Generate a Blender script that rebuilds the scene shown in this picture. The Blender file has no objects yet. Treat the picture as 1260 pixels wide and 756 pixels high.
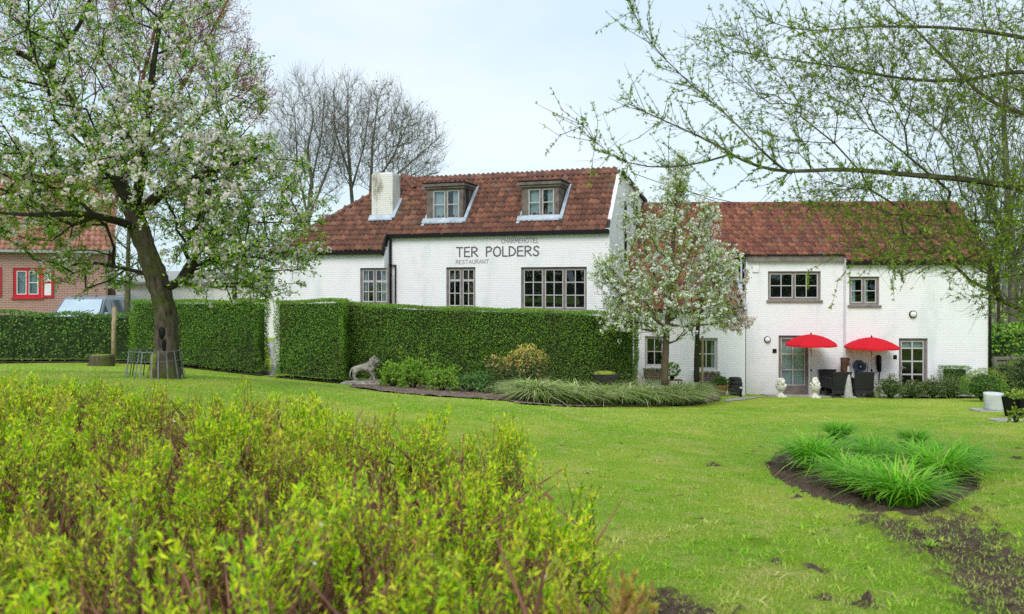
import bpy, math, random
import numpy as np
from mathutils import Vector, Matrix

R = math.radians
PI = math.pi
scene = bpy.context.scene
COL = scene.collection
rng = np.random.default_rng(7)
random.seed(7)

# ------------------------------------------------------------------ camera
CZ = 3.8                      # eye height over the terrace of the right-hand wing
FPX, CX, HY = 1000.0, 630.0, 352.0
cam = bpy.data.cameras.new('camera')
cam.lens = 36.0 * FPX / 1260.0
cam.sensor_width = 36.0
cam.shift_y = -(378.0 - HY) / 1260.0
cam.clip_start = 0.05
cam.clip_end = 3000.0
cam.dof.use_dof = True
cam.dof.focus_distance = 24.0
cam.dof.aperture_fstop = 2.6
camo = bpy.data.objects.new('camera', cam)
COL.objects.link(camo)
camo.location = (0, 0, CZ)
camo.rotation_euler = (R(90), 0, 0)
scene.camera = camo

# ------------------------------------------------------------------ sky and sun (overcast)
SUN_EL, SUN_AZ = R(46), R(200)          # azimuth clockwise from +Y: behind the camera, a little to the left
world = bpy.data.worlds.new('World')
scene.world = world
world.use_nodes = True
wt = world.node_tree
for n in list(wt.nodes): wt.nodes.remove(n)
w_out = wt.nodes.new('ShaderNodeOutputWorld')
w_bg = wt.nodes.new('ShaderNodeBackground'); w_bg.inputs['Strength'].default_value = 0.092
w_sky = wt.nodes.new('ShaderNodeTexSky'); w_sky.sky_type = 'NISHITA'; w_sky.sun_disc = False
w_sky.sun_elevation = SUN_EL; w_sky.sun_rotation = SUN_AZ
w_sky.air_density = 1.0; w_sky.dust_density = 1.5
w_tc = wt.nodes.new('ShaderNodeTexCoord')
w_map = wt.nodes.new('ShaderNodeMapping'); w_map.inputs['Scale'].default_value = (1.0, 1.0, 2.6)
w_no = wt.nodes.new('ShaderNodeTexNoise'); w_no.inputs['Scale'].default_value = 1.6
w_no.inputs['Detail'].default_value = 6; w_no.inputs['Roughness'].default_value = 0.5
w_rp = wt.nodes.new('ShaderNodeValToRGB')
w_rp.color_ramp.elements[0].position = 0.30; w_rp.color_ramp.elements[0].color = (2.75, 3.95, 4.85, 1)
w_rp.color_ramp.elements[1].position = 0.72; w_rp.color_ramp.elements[1].color = (4.7, 5.15, 5.4, 1)
w_mx = wt.nodes.new('ShaderNodeMix'); w_mx.data_type = 'RGBA'; w_mx.inputs['Factor'].default_value = 0.86
wt.links.new(w_tc.outputs['Generated'], w_map.inputs['Vector'])
wt.links.new(w_map.outputs['Vector'], w_no.inputs['Vector'])
wt.links.new(w_no.outputs['Fac'], w_rp.inputs['Fac'])
wt.links.new(w_sky.outputs['Color'], w_mx.inputs['A'])
wt.links.new(w_rp.outputs['Color'], w_mx.inputs['B'])
wt.links.new(w_mx.outputs['Result'], w_bg.inputs['Color'])
wt.links.new(w_bg.outputs['Background'], w_out.inputs['Surface'])

sun = bpy.data.lights.new('sun', 'SUN')
sun.energy = 1.2
sun.angle = R(34)
sun.color = (1.0, 0.965, 0.92)
suno = bpy.data.objects.new('sun', sun)
COL.objects.link(suno)
sd = Vector((math.sin(SUN_AZ) * math.cos(SUN_EL), math.cos(SUN_AZ) * math.cos(SUN_EL), math.sin(SUN_EL)))
suno.rotation_euler = sd.to_track_quat('Z', 'Y').to_euler()
suno.location = (0, -5, 30)

vs = scene.view_settings
scene.display_settings.display_device = 'sRGB'
vs.view_transform = 'Standard'
vs.look = 'None'
vs.exposure = 1.15
vs.gamma = 1.0
vs.use_curve_mapping = False
scene.render.engine = 'CYCLES'
scene.cycles.max_bounces = 8
scene.cycles.diffuse_bounces = 3
scene.cycles.glossy_bounces = 3
scene.cycles.transmission_bounces = 5
scene.cycles.transparent_max_bounces = 8
scene.cycles.use_denoising = False

# ------------------------------------------------------------------ helpers
def P(px, py, Y):
    """The point that the photograph shows at (px, py), Y metres in front of the camera."""
    return np.array(((px - CX) / FPX * Y, Y, CZ - (py - HY) / FPX * Y))

class MB:
    """Collects shapes; build() links them as ONE mesh object."""
    def __init__(s):
        s.V = []; s.F = []; s.n = 0; s.smooth = []
    def add(s, V, F, smooth=False):
        V = np.asarray(V, float).reshape(-1, 3)
        for f in F:
            s.F.append([int(i) + s.n for i in f]); s.smooth.append(smooth)
        s.V.append(V); s.n += len(V)
        return s
    def box(s, a, b, rz=0.0, piv=None):
        (x0, y0, z0), (x1, y1, z1) = a, b
        V = np.array([(x0,y0,z0),(x1,y0,z0),(x1,y1,z0),(x0,y1,z0),(x0,y0,z1),(x1,y0,z1),(x1,y1,z1),(x0,y1,z1)], float)
        if rz:
            c = np.array(piv if piv is not None else ((x0+x1)/2, (y0+y1)/2, 0)); ca, sa = math.cos(rz), math.sin(rz)
            d = V - c
            V = np.stack([d[:,0]*ca - d[:,1]*sa, d[:,0]*sa + d[:,1]*ca, d[:,2]], 1) + c
        return s.add(V, [(0,3,2,1),(4,5,6,7),(0,1,5,4),(1,2,6,5),(2,3,7,6),(3,0,4,7)])
    def bbox(s, a, b, bev=0.01):
        """box with chamfered vertical and top edges"""
        (x0, y0, z0), (x1, y1, z1) = a, b
        bev = min(bev, (x1-x0)*.45, (y1-y0)*.45, (z1-z0)*.45)
        def ring(z, i):
            return [(x0+i+bev*(i==0),y0+i,z),(x1-i-bev*(i==0),y0+i,z),(x1-i,y0+i+bev*(i==0),z),(x1-i,y1-i-bev*(i==0),z),
                    (x1-i-bev*(i==0),y1-i,z),(x0+i+bev*(i==0),y1-i,z),(x0+i,y1-i-bev*(i==0),z),(x0+i,y0+i+bev*(i==0),z)]
        rings = [ring(z0, 0), ring(z1-bev, 0)]
        top = [(x0+2*bev,y0+bev,z1),(x1-2*bev,y0+bev,z1),(x1-bev,y0+2*bev,z1),(x1-bev,y1-2*bev,z1),
               (x1-2*bev,y1-bev,z1),(x0+2*bev,y1-bev,z1),(x0+bev,y1-2*bev,z1),(x0+bev,y0+2*bev,z1)]
        rings.append(top)
        V = [p for r in rings for p in r]; F = [tuple(range(7,-1,-1)), tuple(range(16,24))]
        for k in range(2):
            for i in range(8):
                F.append((k*8+i, k*8+(i+1)%8, k*8+8+(i+1)%8, k*8+8+i))
        return s.add(V, F)
    def quad(s, *p):
        return s.add(p, [tuple(range(len(p)))])
    def prism(s, poly, d):
        """poly (list of 3-D points) pushed along d into a closed solid"""
        n = len(poly); d = np.array(d, float)
        A = np.array(poly, float); B = A + d
        F = [tuple(range(n)), tuple(range(2*n-1, n-1, -1))]
        for i in range(n):
            F.append((i, n+i, n+(i+1)%n, (i+1)%n))
        return s.add(np.vstack([A, B]), F)
    def bar(s, p, q, w, h=None, up=(0,0,1)):
        """square bar from p to q"""
        p = np.array(p, float); q = np.array(q, float); h = w if h is None else h
        d = q - p; d /= np.linalg.norm(d)
        a = np.cross(d, up)
        if np.linalg.norm(a) < 1e-4: a = np.cross(d, (1,0,0))
        a /= np.linalg.norm(a); b = np.cross(a, d)
        r = [p+a*w/2+b*h/2, p-a*w/2+b*h/2, p-a*w/2-b*h/2, p+a*w/2-b*h/2]
        V = r + [x + (q-p) for x in r]
        return s.add(V, [(0,1,2,3),(7,6,5,4),(0,4,5,1),(1,5,6,2),(2,6,7,3),(3,7,4,0)])
    def tube(s, pts, rad, n=8, cap=True, wob=None):
        pts = np.array(pts, float); m = len(pts)
        rad = np.full(m, rad, float) if np.isscalar(rad) else np.array(rad, float)
        T = np.gradient(pts, axis=0); T /= np.linalg.norm(T, axis=1)[:,None] + 1e-9
        ref = np.array((0.,0.,1.)) if abs(T[0][2]) < .9 else np.array((1.,0.,0.))
        a = np.cross(T[0], ref); a /= np.linalg.norm(a)
        V = []
        for i in range(m):
            a = a - T[i]*a.dot(T[i]); a /= np.linalg.norm(a); b = np.cross(T[i], a)
            for k in range(n):
                t = 2*PI*k/n
                r = rad[i] * (1 if wob is None else wob(i, k))
                V.append(pts[i] + r*(a*math.cos(t) + b*math.sin(t)))
        F = []
        for i in range(m-1):
            for k in range(n):
                F.append((i*n+k, i*n+(k+1)%n, (i+1)*n+(k+1)%n, (i+1)*n+k))
        if cap: F += [tuple(range(n-1,-1,-1)), tuple(range((m-1)*n, m*n))]
        return s.add(V, F, True)
    def lathe(s, prof, n=16, c=(0,0,0), cap=True):
        """prof = [(r, z)...] round the z axis at c"""
        V = []; F = []; m = len(prof)
        for r, z in prof:
            for k in range(n):
                t = 2*PI*k/n; V.append((c[0]+r*math.cos(t), c[1]+r*math.sin(t), c[2]+z))
        for i in range(m-1):
            for k in range(n):
                F.append((i*n+k, i*n+(k+1)%n, (i+1)*n+(k+1)%n, (i+1)*n+k))
        if cap: F += [tuple(range(n-1,-1,-1)), tuple(range((m-1)*n, m*n))]
        return s.add(V, F, True)
    def ball(s, c, r, n=10, m=6, jit=0.0):
        c = np.array(c, float); r = np.array(r if hasattr(r,'__len__') else (r,r,r), float)
        V = [c + (0,0,-r[2])]; F = []
        for i in range(1, m):
            ph = -PI/2 + PI*i/m
            for k in range(n):
                t = 2*PI*k/n
                V.append(c + r*np.array((math.cos(ph)*math.cos(t), math.cos(ph)*math.sin(t), math.sin(ph)))*(1+jit*rng.uniform(-1,1)))
        V.append(c + (0,0,r[2])); L = len(V)-1
        for k in range(n):
            F.append((0, 1+(k+1)%n, 1+k)); F.append((L, L-n+k, L-n+(k+1)%n))
        for i in range(m-2):
            for k in range(n):
                F.append((1+i*n+k, 1+i*n+(k+1)%n, 1+(i+1)*n+(k+1)%n, 1+(i+1)*n+k))
        return s.add(V, F, True)
    def build(s, name, mat, parent=None):
        me = bpy.data.meshes.new(name)
        V = np.vstack(s.V)
        me.from_pydata(V.tolist(), [], s.F)
        me.polygons.foreach_set('use_smooth', np.array(s.smooth, dtype=bool))
        me.update()
        return link(name, me, mat, parent)

def link(name, me, mat, parent=None):
    if mat is not None: me.materials.append(mat)
    o = bpy.data.objects.new(name, me)
    COL.objects.link(o)
    if parent is not None: o.parent = parent
    return o

def big(name, V, F, mat, parent=None, smooth=False, attr=None):
    """a large mesh from arrays; F is (m, k)"""
    V = np.ascontiguousarray(V, dtype=np.float32).reshape(-1, 3); F = np.ascontiguousarray(F, dtype=np.int32)
    me = bpy.data.meshes.new(name)
    m, k = F.shape
    me.vertices.add(len(V)); me.vertices.foreach_set('co', V.ravel())
    me.loops.add(m*k); me.loops.foreach_set('vertex_index', F.ravel())
    me.polygons.add(m); me.polygons.foreach_set('loop_start', np.arange(0, m*k, k, dtype=np.int32))
    me.polygons.foreach_set('use_smooth', np.full(m, smooth, dtype=bool))
    me.update(calc_edges=True)
    if attr:
        for an, av in attr.items():
            at = me.attributes.new(an, 'FLOAT', 'POINT'); at.data.foreach_set('value', np.asarray(av, dtype=np.float32))
    return link(name, me, mat, parent)

def tag(o, label=None, cat=None, group=None, kind=None):
    if label: o['label'] = label
    if cat: o['category'] = cat
    if group: o['group'] = group
    if kind: o['kind'] = kind
    return o

def thing(name, label, cat, loc=(0,0,0), rz=0.0, group=None):
    o = bpy.data.objects.new(name, None)
    o.empty_display_size = 0.2
    COL.objects.link(o)
    o.location = loc; o.rotation_euler = (0, 0, rz)
    return tag(o, label, cat, group)

def copy_tree(o, parent=None):
    c = o.copy(); COL.objects.link(c); c.parent = parent
    for ch in list(o.children): copy_tree(ch, c)
    return c

def place_copy(o, loc, rz, label, scale=1.0):
    c = copy_tree(o); c.location = loc; c.rotation_euler = (0, 0, rz); c['label'] = label
    c.scale = (scale,)*3 if np.isscalar(scale) else scale
    return c

# ------------------------------------------------------------------ materials
def mat_new(name):
    m = bpy.data.materials.new(name); m.use_nodes = True
    nt = m.node_tree
    return m, nt, nt.nodes['Principled BSDF'], nt.nodes['Material Output']

def nd(nt, t, **kw):
    n = nt.nodes.new(t)
    for k, v in kw.items():
        if k in n.inputs: n.inputs[k].default_value = v
        else: setattr(n, k, v)
    return n

def ramp(nt, stops):
    r = nt.nodes.new('ShaderNodeValToRGB')
    cr = r.color_ramp
    while len(cr.elements) < len(stops): cr.elements.new(0.5)
    for e, (p, c) in zip(cr.elements, stops):
        e.position = p; e.color = (c[0], c[1], c[2], 1)
    return r

def plain(name, col, rough=0.6, var=0.12, scale=6.0, metal=0.0, bump=0.0, bscale=40.0, spec=0.4):
    """a base colour with uneven wear and, if asked, a grainy surface"""
    m, nt, b, out = mat_new(name)
    tc = nd(nt, 'ShaderNodeTexCoord')
    no = nd(nt, 'ShaderNodeTexNoise', Scale=scale, Detail=5.0, Roughness=0.6)
    nt.links.new(tc.outputs['Object'], no.inputs['Vector'])
    a = [max(0, c*(1-var*1.6)) for c in col]; d = [min(1, c*(1+var)) for c in col]
    rp = ramp(nt, [(0.3, a), (0.7, d)])
    nt.links.new(no.outputs['Fac'], rp.inputs['Fac'])
    nt.links.new(rp.outputs['Color'], b.inputs['Base Color'])
    b.inputs['Roughness'].default_value = rough; b.inputs['Metallic'].default_value = metal
    b.inputs['Specular IOR Level'].default_value = spec
    if bump:
        n2 = nd(nt, 'ShaderNodeTexNoise', Scale=bscale, Detail=4.0)
        nt.links.new(tc.outputs['Object'], n2.inputs['Vector'])
        bp = nd(nt, 'ShaderNodeBump', Strength=bump, Distance=0.02)
        nt.links.new(n2.outputs['Fac'], bp.inputs['Height']); nt.links.new(bp.outputs['Normal'], b.inputs['Normal'])
    return m

def leafy(name, stops, patch=None, pscale=1.0, pmix=0.5, transl=0.3, rough=0.55, spec=0.3):
    """leaf colour differs from leaf to leaf; patch = a second set of stops that takes over in large patches"""
    m, nt, b, out = mat_new(name)
    ge = nd(nt, 'ShaderNodeNewGeometry')
    rp = ramp(nt, stops)
    nt.links.new(ge.outputs['Random Per Island'], rp.inputs['Fac'])
    colr = rp.outputs['Color']
    if patch:
        tc = nd(nt, 'ShaderNodeTexCoord')
        no = nd(nt, 'ShaderNodeTexNoise', Scale=pscale, Detail=7.0, Roughness=0.62)
        nt.links.new(tc.outputs['Object'], no.inputs['Vector'])
        mr = nd(nt, 'ShaderNodeMapRange'); mr.inputs['From Min'].default_value = 0.5-pmix*.2+.05; mr.inputs['From Max'].default_value = 0.72-pmix*.2
        nt.links.new(no.outputs['Fac'], mr.inputs['Value'])
        r2 = ramp(nt, patch); nt.links.new(ge.outputs['Random Per Island'], r2.inputs['Fac'])
        mx = nd(nt, 'ShaderNodeMix', data_type='RGBA')
        nt.links.new(mr.outputs['Result'], mx.inputs['Factor']); nt.links.new(colr, mx.inputs['A']); nt.links.new(r2.outputs['Color'], mx.inputs['B'])
        colr = mx.outputs['Result']
    nt.links.new(colr, b.inputs['Base Color'])
    b.inputs['Roughness'].default_value = rough; b.inputs['Specular IOR Level'].default_value = spec
    tr = nd(nt, 'ShaderNodeBsdfTranslucent'); nt.links.new(colr, tr.inputs['Color'])
    ms = nd(nt, 'ShaderNodeMixShader', Fac=transl)
    nt.links.new(b.outputs['BSDF'], ms.inputs[1]); nt.links.new(tr.outputs['BSDF'], ms.inputs[2])
    nt.links.new(ms.outputs['Shader'], out.inputs['Surface'])
    return m

def brickish(name, brick1, brick2, mortar, bw=0.22, bh=0.075, ms=0.012, bump=0.3, rough=0.75, stain=None, stain_at=(0.62, 0.8), contrast=1.0):
    m, nt, b, out = mat_new(name)
    tc = nd(nt, 'ShaderNodeTexCoord'); sp = nd(nt, 'ShaderNodeSeparateXYZ')
    nt.links.new(tc.outputs['Object'], sp.inputs[0])
    ad = nd(nt, 'ShaderNodeMath', operation='ADD'); nt.links.new(sp.outputs['X'], ad.inputs[0]); nt.links.new(sp.outputs['Y'], ad.inputs[1])
    cb = nd(nt, 'ShaderNodeCombineXYZ'); nt.links.new(ad.outputs[0], cb.inputs['X']); nt.links.new(sp.outputs['Z'], cb.inputs['Y'])
    # uneven courses
    nw = nd(nt, 'ShaderNodeTexNoise', Scale=2.5, Detail=2.0); nt.links.new(tc.outputs['Object'], nw.inputs['Vector'])
    va = nd(nt, 'ShaderNodeVectorMath', operation='MULTIPLY_ADD'); va.inputs[1].default_value = (0.02, 0.02, 0); nt.links.new(nw.outputs['Color'], va.inputs[0]); nt.links.new(cb.outputs[0], va.inputs[2])
    bt = nd(nt, 'ShaderNodeTexBrick', Scale=1.0); bt.inputs['Brick Width'].default_value = bw; bt.inputs['Row Height'].default_value = bh
    bt.inputs['Mortar Size'].default_value = ms; bt.inputs['Mortar Smooth'].default_value = 0.4; bt.inputs['Bias'].default_value = -0.2
    bt.inputs['Color1'].default_value = (*brick1, 1); bt.inputs['Color2'].default_value = (*brick2, 1); bt.inputs['Mortar'].default_value = (*mortar, 1)
    nt.links.new(va.outputs[0], bt.inputs['Vector'])
    colr = bt.outputs['Color']
    if stain:
        no = nd(nt, 'ShaderNodeTexNoise', Scale=1.1, Detail=8.0, Roughness=0.68)
        mp = nd(nt, 'ShaderNodeMapping'); mp.inputs['Scale'].default_value = (1.2, 1.2, 0.5)
        nt.links.new(tc.outputs['Object'], mp.inputs['Vector']); nt.links.new(mp.outputs[0], no.inputs['Vector'])
        mr = nd(nt, 'ShaderNodeMapRange'); mr.inputs['From Min'].default_value = stain_at[0]; mr.inputs['From Max'].default_value = stain_at[1]
        nt.links.new(no.outputs['Fac'], mr.inputs['Value'])
        mx = nd(nt, 'ShaderNodeMix', data_type='RGBA'); mx.inputs['B'].default_value = (*stain, 1)
        nt.links.new(mr.outputs['Result'], mx.inputs['Factor']); nt.links.new(colr, mx.inputs['A']); colr = mx.outputs['Result']
    if stain:   # splash dirt along the foot of the wall
        zr = nd(nt, 'ShaderNodeMapRange'); zr.inputs['From Min'].default_value = 0.75; zr.inputs['From Max'].default_value = -0.1; nt.links.new(sp.outputs['Z'], zr.inputs['Value'])
        nq = nd(nt, 'ShaderNodeTexNoise', Scale=3.0, Detail=7.0, Roughness=0.7); nt.links.new(tc.outputs['Object'], nq.inputs['Vector'])
        mq = nd(nt, 'ShaderNodeMath', operation='MULTIPLY'); nt.links.new(zr.outputs['Result'], mq.inputs[0]); nt.links.new(nq.outputs['Fac'], mq.inputs[1])
        mz = nd(nt, 'ShaderNodeMix', data_type='RGBA'); mz.inputs['B'].default_value = (0.40, 0.41, 0.34, 1)
        nt.links.new(mq.outputs[0], mz.inputs['Factor']); nt.links.new(colr, mz.inputs['A']); colr = mz.outputs['Result']
    nt.links.new(colr, b.inputs['Base Color'])
    b.inputs['Roughness'].default_value = rough
    inv = nd(nt, 'ShaderNodeMath', operation='SUBTRACT'); inv.inputs[0].default_value = 1.0; nt.links.new(bt.outputs['Fac'], inv.inputs[1])
    n3 = nd(nt, 'ShaderNodeTexNoise', Scale=14.0, Detail=4.0); nt.links.new(tc.outputs['Object'], n3.inputs['Vector'])
    a2 = nd(nt, 'ShaderNodeMath', operation='MULTIPLY_ADD'); a2.inputs[1].default_value = 0.9; nt.links.new(n3.outputs['Fac'], a2.inputs[0]); nt.links.new(inv.outputs[0], a2.inputs[2])
    bp = nd(nt, 'ShaderNodeBump', Strength=bump, Distance=0.02); nt.links.new(a2.outputs[0], bp.inputs['Height']); nt.links.new(bp.outputs['Normal'], b.inputs['Normal'])
    return m

def tiles(name, stops, moss, moss_at=(0.58, 0.7)):
    m, nt, b, out = mat_new(name)
    ge = nd(nt, 'ShaderNodeNewGeometry'); rp = ramp(nt, stops); nt.links.new(ge.outputs['Random Per Island'], rp.inputs['Fac'])
    tc = nd(nt, 'ShaderNodeTexCoord')
    no = nd(nt, 'ShaderNodeTexNoise', Scale=0.45, Detail=8.0, Roughness=0.7); nt.links.new(tc.outputs['Object'], no.inputs['Vector'])
    mr = nd(nt, 'ShaderNodeMapRange'); mr.inputs['From Min'].default_value = moss_at[0]; mr.inputs['From Max'].default_value = moss_at[1]; mr.inputs['To Max'].default_value = 0.75
    nt.links.new(no.outputs['Fac'], mr.inputs['Value'])
    mx = nd(nt, 'ShaderNodeMix', data_type='RGBA'); mx.inputs['B'].default_value = (*moss, 1)
    nt.links.new(mr.outputs['Result'], mx.inputs['Factor']); nt.links.new(rp.outputs['Color'], mx.inputs['A'])
    n2 = nd(nt, 'ShaderNodeTexNoise', Scale=9.0, Detail=6.0, Roughness=0.7); nt.links.new(tc.outputs['Object'], n2.inputs['Vector'])
    m2 = nd(nt, 'ShaderNodeMapRange'); m2.inputs['From Min'].default_value = 0.35; m2.inputs['From Max'].default_value = 0.75; m2.inputs['To Min'].default_value = 0.6; m2.inputs['To Max'].default_value = 1.15
    nt.links.new(n2.outputs['Fac'], m2.inputs['Value'])
    hs = nd(nt, 'ShaderNodeVectorMath', operation='SCALE'); nt.links.new(mx.outputs['Result'], hs.inputs[0]); nt.links.new(m2.outputs['Result'], hs.inputs['Scale'])
    nt.links.new(hs.outputs[0], b.inputs['Base Color']); b.inputs['Roughness'].default_value = 0.7; b.inputs['Specular IOR Level'].default_value = 0.3
    bp = nd(nt, 'ShaderNodeBump', Strength=0.3, Distance=0.02); nt.links.new(n2.outputs['Fac'], bp.inputs['Height']); nt.links.new(bp.outputs['Normal'], b.inputs['Normal'])
    return m

def glass_mat(name, refl=0.012):
    m, nt, b, out = mat_new(name)
    gl = nd(nt, 'ShaderNodeBsdfGlossy', Roughness=0.015); gl.inputs['Color'].default_value = (0.9, 0.95, 1, 1)
    tr = nd(nt, 'ShaderNodeBsdfTransparent'); tr.inputs['Color'].default_value = (0.8, 0.86, 0.88, 1)
    lw = nd(nt, 'ShaderNodeLayerWeight', Blend=0.25)
    mr = nd(nt, 'ShaderNodeMapRange'); mr.inputs['To Min'].default_value = refl; mr.inputs['To Max'].default_value = 0.6
    lw2 = nd(nt, 'ShaderNodeFresnel', IOR=1.6); nt.links.new(lw2.outputs[0], mr.inputs['Value'])
    tc = nd(nt, 'ShaderNodeTexCoord'); no = nd(nt, 'ShaderNodeTexNoise', Scale=1.7, Detail=1.0); nt.links.new(tc.outputs['Object'], no.inputs['Vector'])
    bp = nd(nt, 'ShaderNodeBump', Strength=0.02, Distance=0.1); nt.links.new(no.outputs['Fac'], bp.inputs['Height']); nt.links.new(bp.outputs['Normal'], gl.inputs['Normal'])
    ms = nd(nt, 'ShaderNodeMixShader'); nt.links.new(mr.outputs['Result'], ms.inputs[0])
    nt.links.new(tr.outputs[0], ms.inputs[1]); nt.links.new(gl.outputs[0], ms.inputs[2]); nt.links.new(ms.outputs[0], out.inputs['Surface'])
    return m

def bark_mat(name, c1, c2, moss=None, scale=6.0, moss_at=(0.5, 0.65)):
    m, nt, b, out = mat_new(name)
    tc = nd(nt, 'ShaderNodeTexCoord'); mp = nd(nt, 'ShaderNodeMapping'); mp.inputs['Scale'].default_value = (1, 1, 0.3)
    nt.links.new(tc.outputs['Object'], mp.inputs['Vector'])
    no = nd(nt, 'ShaderNodeTexNoise', Scale=scale*3, Detail=8.0, Roughness=0.7); nt.links.new(mp.outputs[0], no.inputs['Vector'])
    rp = ramp(nt, [(0.3, c1), (0.7, c2)]); nt.links.new(no.outputs['Fac'], rp.inputs['Fac'])
    colr = rp.outputs['Color']
    if moss:
        n2 = nd(nt, 'ShaderNodeTexNoise', Scale=scale*.45, Detail=5.0, Roughness=0.65); nt.links.new(tc.outputs['Object'], n2.inputs['Vector'])
        mr = nd(nt, 'ShaderNodeMapRange'); mr.inputs['From Min'].default_value = moss_at[0]; mr.inputs['From Max'].default_value = moss_at[1]; mr.inputs['To Max'].default_value = 0.85
        nt.links.new(n2.outputs['Fac'], mr.inputs['Value'])
        mx = nd(nt, 'ShaderNodeMix', data_type='RGBA'); mx.inputs['B'].default_value = (*moss, 1)
        nt.links.new(mr.outputs['Result'], mx.inputs['Factor']); nt.links.new(colr, mx.inputs['A']); colr = mx.outputs['Result']
    nt.links.new(colr, b.inputs['Base Color']); b.inputs['Roughness'].default_value = 0.9; b.inputs['Specular IOR Level'].default_value = 0.2
    bp = nd(nt, 'ShaderNodeBump', Strength=1.0, Distance=0.05); nt.links.new(no.outputs['Fac'], bp.inputs['Height']); nt.links.new(bp.outputs['Normal'], b.inputs['Normal'])
    return m

M = {}
M['white_wall'] = brickish('white_wall', (0.80,0.78,0.80), (0.765,0.75,0.775), (0.775,0.762,0.785), bump=0.34, stain=(0.58,0.60,0.60), stain_at=(0.52, 0.80))
M['gable_white'] = M['white_wall']
M['house_brick'] = brickish('house_brick', (0.40,0.17,0.125), (0.29,0.12,0.09), (0.42,0.35,0.32), bump=0.4, ms=0.014)
M['tile_red'] = tiles('tile_red', [(0.0,(0.115,0.052,0.038)),(0.4,(0.165,0.070,0.046)),(0.75,(0.215,0.088,0.056)),(0.94,(0.28,0.125,0.078)),(1.0,(0.17,0.12,0.095))], (0.10,0.085,0.03), (0.56, 0.72))
M['tile_annex'] = tiles('tile_annex', [(0.0,(0.135,0.054,0.038)),(0.4,(0.20,0.074,0.048)),(0.75,(0.27,0.098,0.060)),(0.94,(0.34,0.14,0.08)),(1.0,(0.18,0.115,0.09))], (0.13,0.06,0.04), (0.56, 0.75))
M['tile_pink'] = tiles('tile_pink', [(0.0,(0.30,0.13,0.09)),(0.5,(0.40,0.18,0.12)),(1.0,(0.48,0.24,0.17))], (0.3,0.16,0.1))
M['deck'] = plain('roof_deck', (0.05,0.03,0.025), 0.9)
M['interior_dark'] = plain('window_dark_box', (0.03,0.028,0.026), 0.9, 0.5, 2.0)  # near-black colour stands in for the gloom of unlit interiors
M['black'] = plain('black_paint', (0.007,0.007,0.008), 0.6, 0.2, spec=0.2)
M['wood_grey'] = plain('weathered_wood', (0.20,0.165,0.155), 0.75, 0.22, 5.0, bump=0.3, bscale=30)
M['wood_dormer'] = plain('dormer_wood', (0.15,0.122,0.105), 0.8, 0.35, 4.0, bump=0.4, bscale=25)
M['bar_pale'] = plain('glazing_bar_paint', (0.47,0.445,0.44), 0.55, 0.08)
M['glass'] = glass_mat('window_glass')
M['curtain'] = plain('curtain_cloth', (0.72,0.74,0.73), 0.9, 0.06, 9)
M['curtain_brown'] = plain('brown_blind_cloth', (0.20,0.13,0.10), 0.9, 0.1, 9)
M['lead'] = plain('lead_flashing', (0.42,0.48,0.55), 0.5, 0.2, 3.0, metal=0.2)
M['letter'] = plain('letter_paint', (0.13,0.12,0.14), 0.7, 0.15, 12)
M['letter_thin'] = plain('thin_letter_paint', (0.28,0.27,0.28), 0.7, 0.15, 12)
M['chimney'] = brickish('chimney_render', (0.72,0.70,0.66), (0.66,0.65,0.60), (0.6,0.58,0.54), bump=0.4, stain=(0.17,0.14,0.08), stain_at=(0.50, 0.64))
M['brown_brick'] = brickish('chimney_brick', (0.14,0.07,0.05), (0.10,0.05,0.04), (0.2,0.17,0.15))
M['red_paint'] = plain('red_paint', (0.55,0.015,0.03), 0.4, 0.06)
M['white_paint'] = plain('white_paint', (0.78,0.78,0.77), 0.5, 0.06)
M['stone'] = plain('old_stone', (0.32,0.29,0.24), 0.9, 0.45, 9.0, bump=0.5, bscale=35)
M['stone_white'] = plain('white_cast_stone', (0.70,0.67,0.60), 0.85, 0.25, 12.0, bump=0.4, bscale=50)
M['stone_grey'] = plain('grey_stone', (0.38,0.37,0.35), 0.85, 0.2, 8.0, bump=0.4)
M['paving'] = plain('paving', (0.36,0.34,0.31), 0.85, 0.22, 3.0, bump=0.3)
M['parasol_red'] = leafy('parasol_cloth', [(0,(0.66,0.008,0.022)),(1,(0.70,0.010,0.026))], transl=.25, rough=.8)
M['metal_grey'] = plain('grey_metal', (0.40,0.41,0.42), 0.4, 0.1, 5.0, metal=0.6)
M['metal_galv'] = plain('galvanised_wire', (0.20,0.21,0.215), 0.45, 0.25, 9.0, metal=0.5)
M['rattan'] = plain('black_rattan', (0.018,0.017,0.018), 0.55, 0.3, 30.0, bump=0.6, bscale=90)
M['terracotta'] = plain('terracotta', (0.36,0.13,0.055), 0.8, 0.25, 7.0, bump=0.2)
M['barrel'] = plain('barrel_wood', (0.045,0.04,0.038), 0.8, 0.4, 9.0, bump=0.4)
M['iron'] = plain('dark_iron', (0.02,0.02,0.022), 0.5, 0.2, 10.0, metal=0.4)
M['wood_brown'] = bark_mat('brown_timber', (0.055,0.03,0.018), (0.15,0.085,0.05))
M['wood_pale'] = plain('pale_timber', (0.33,0.25,0.15), 0.85, 0.25, 6.0, bump=0.3)
M['blue_plastic'] = plain('blue_plastic', (0.03,0.06,0.13), 0.4, 0.15)
M['yellow'] = plain('yellow_plastic', (0.7,0.5,0.12), 0.5, 0.1)
M['lamp_glass'] = plain('lamp_glass', (0.75,0.75,0.74), 0.2, 0.05)
M['soil'] = plain('garden_soil', (0.055,0.036,0.025), 0.95, 0.5, 7.0, bump=1.0, bscale=18)
M['mulch'] = plain('leaf_mulch', (0.22,0.15,0.115), 0.95, 0.7, 11.0, bump=1.0, bscale=30)
M['bark_apple'] = bark_mat('apple_bark', (0.028,0.021,0.016), (0.17,0.135,0.105), (0.09,0.11,0.02), 4.0, (0.47, 0.62))
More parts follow.
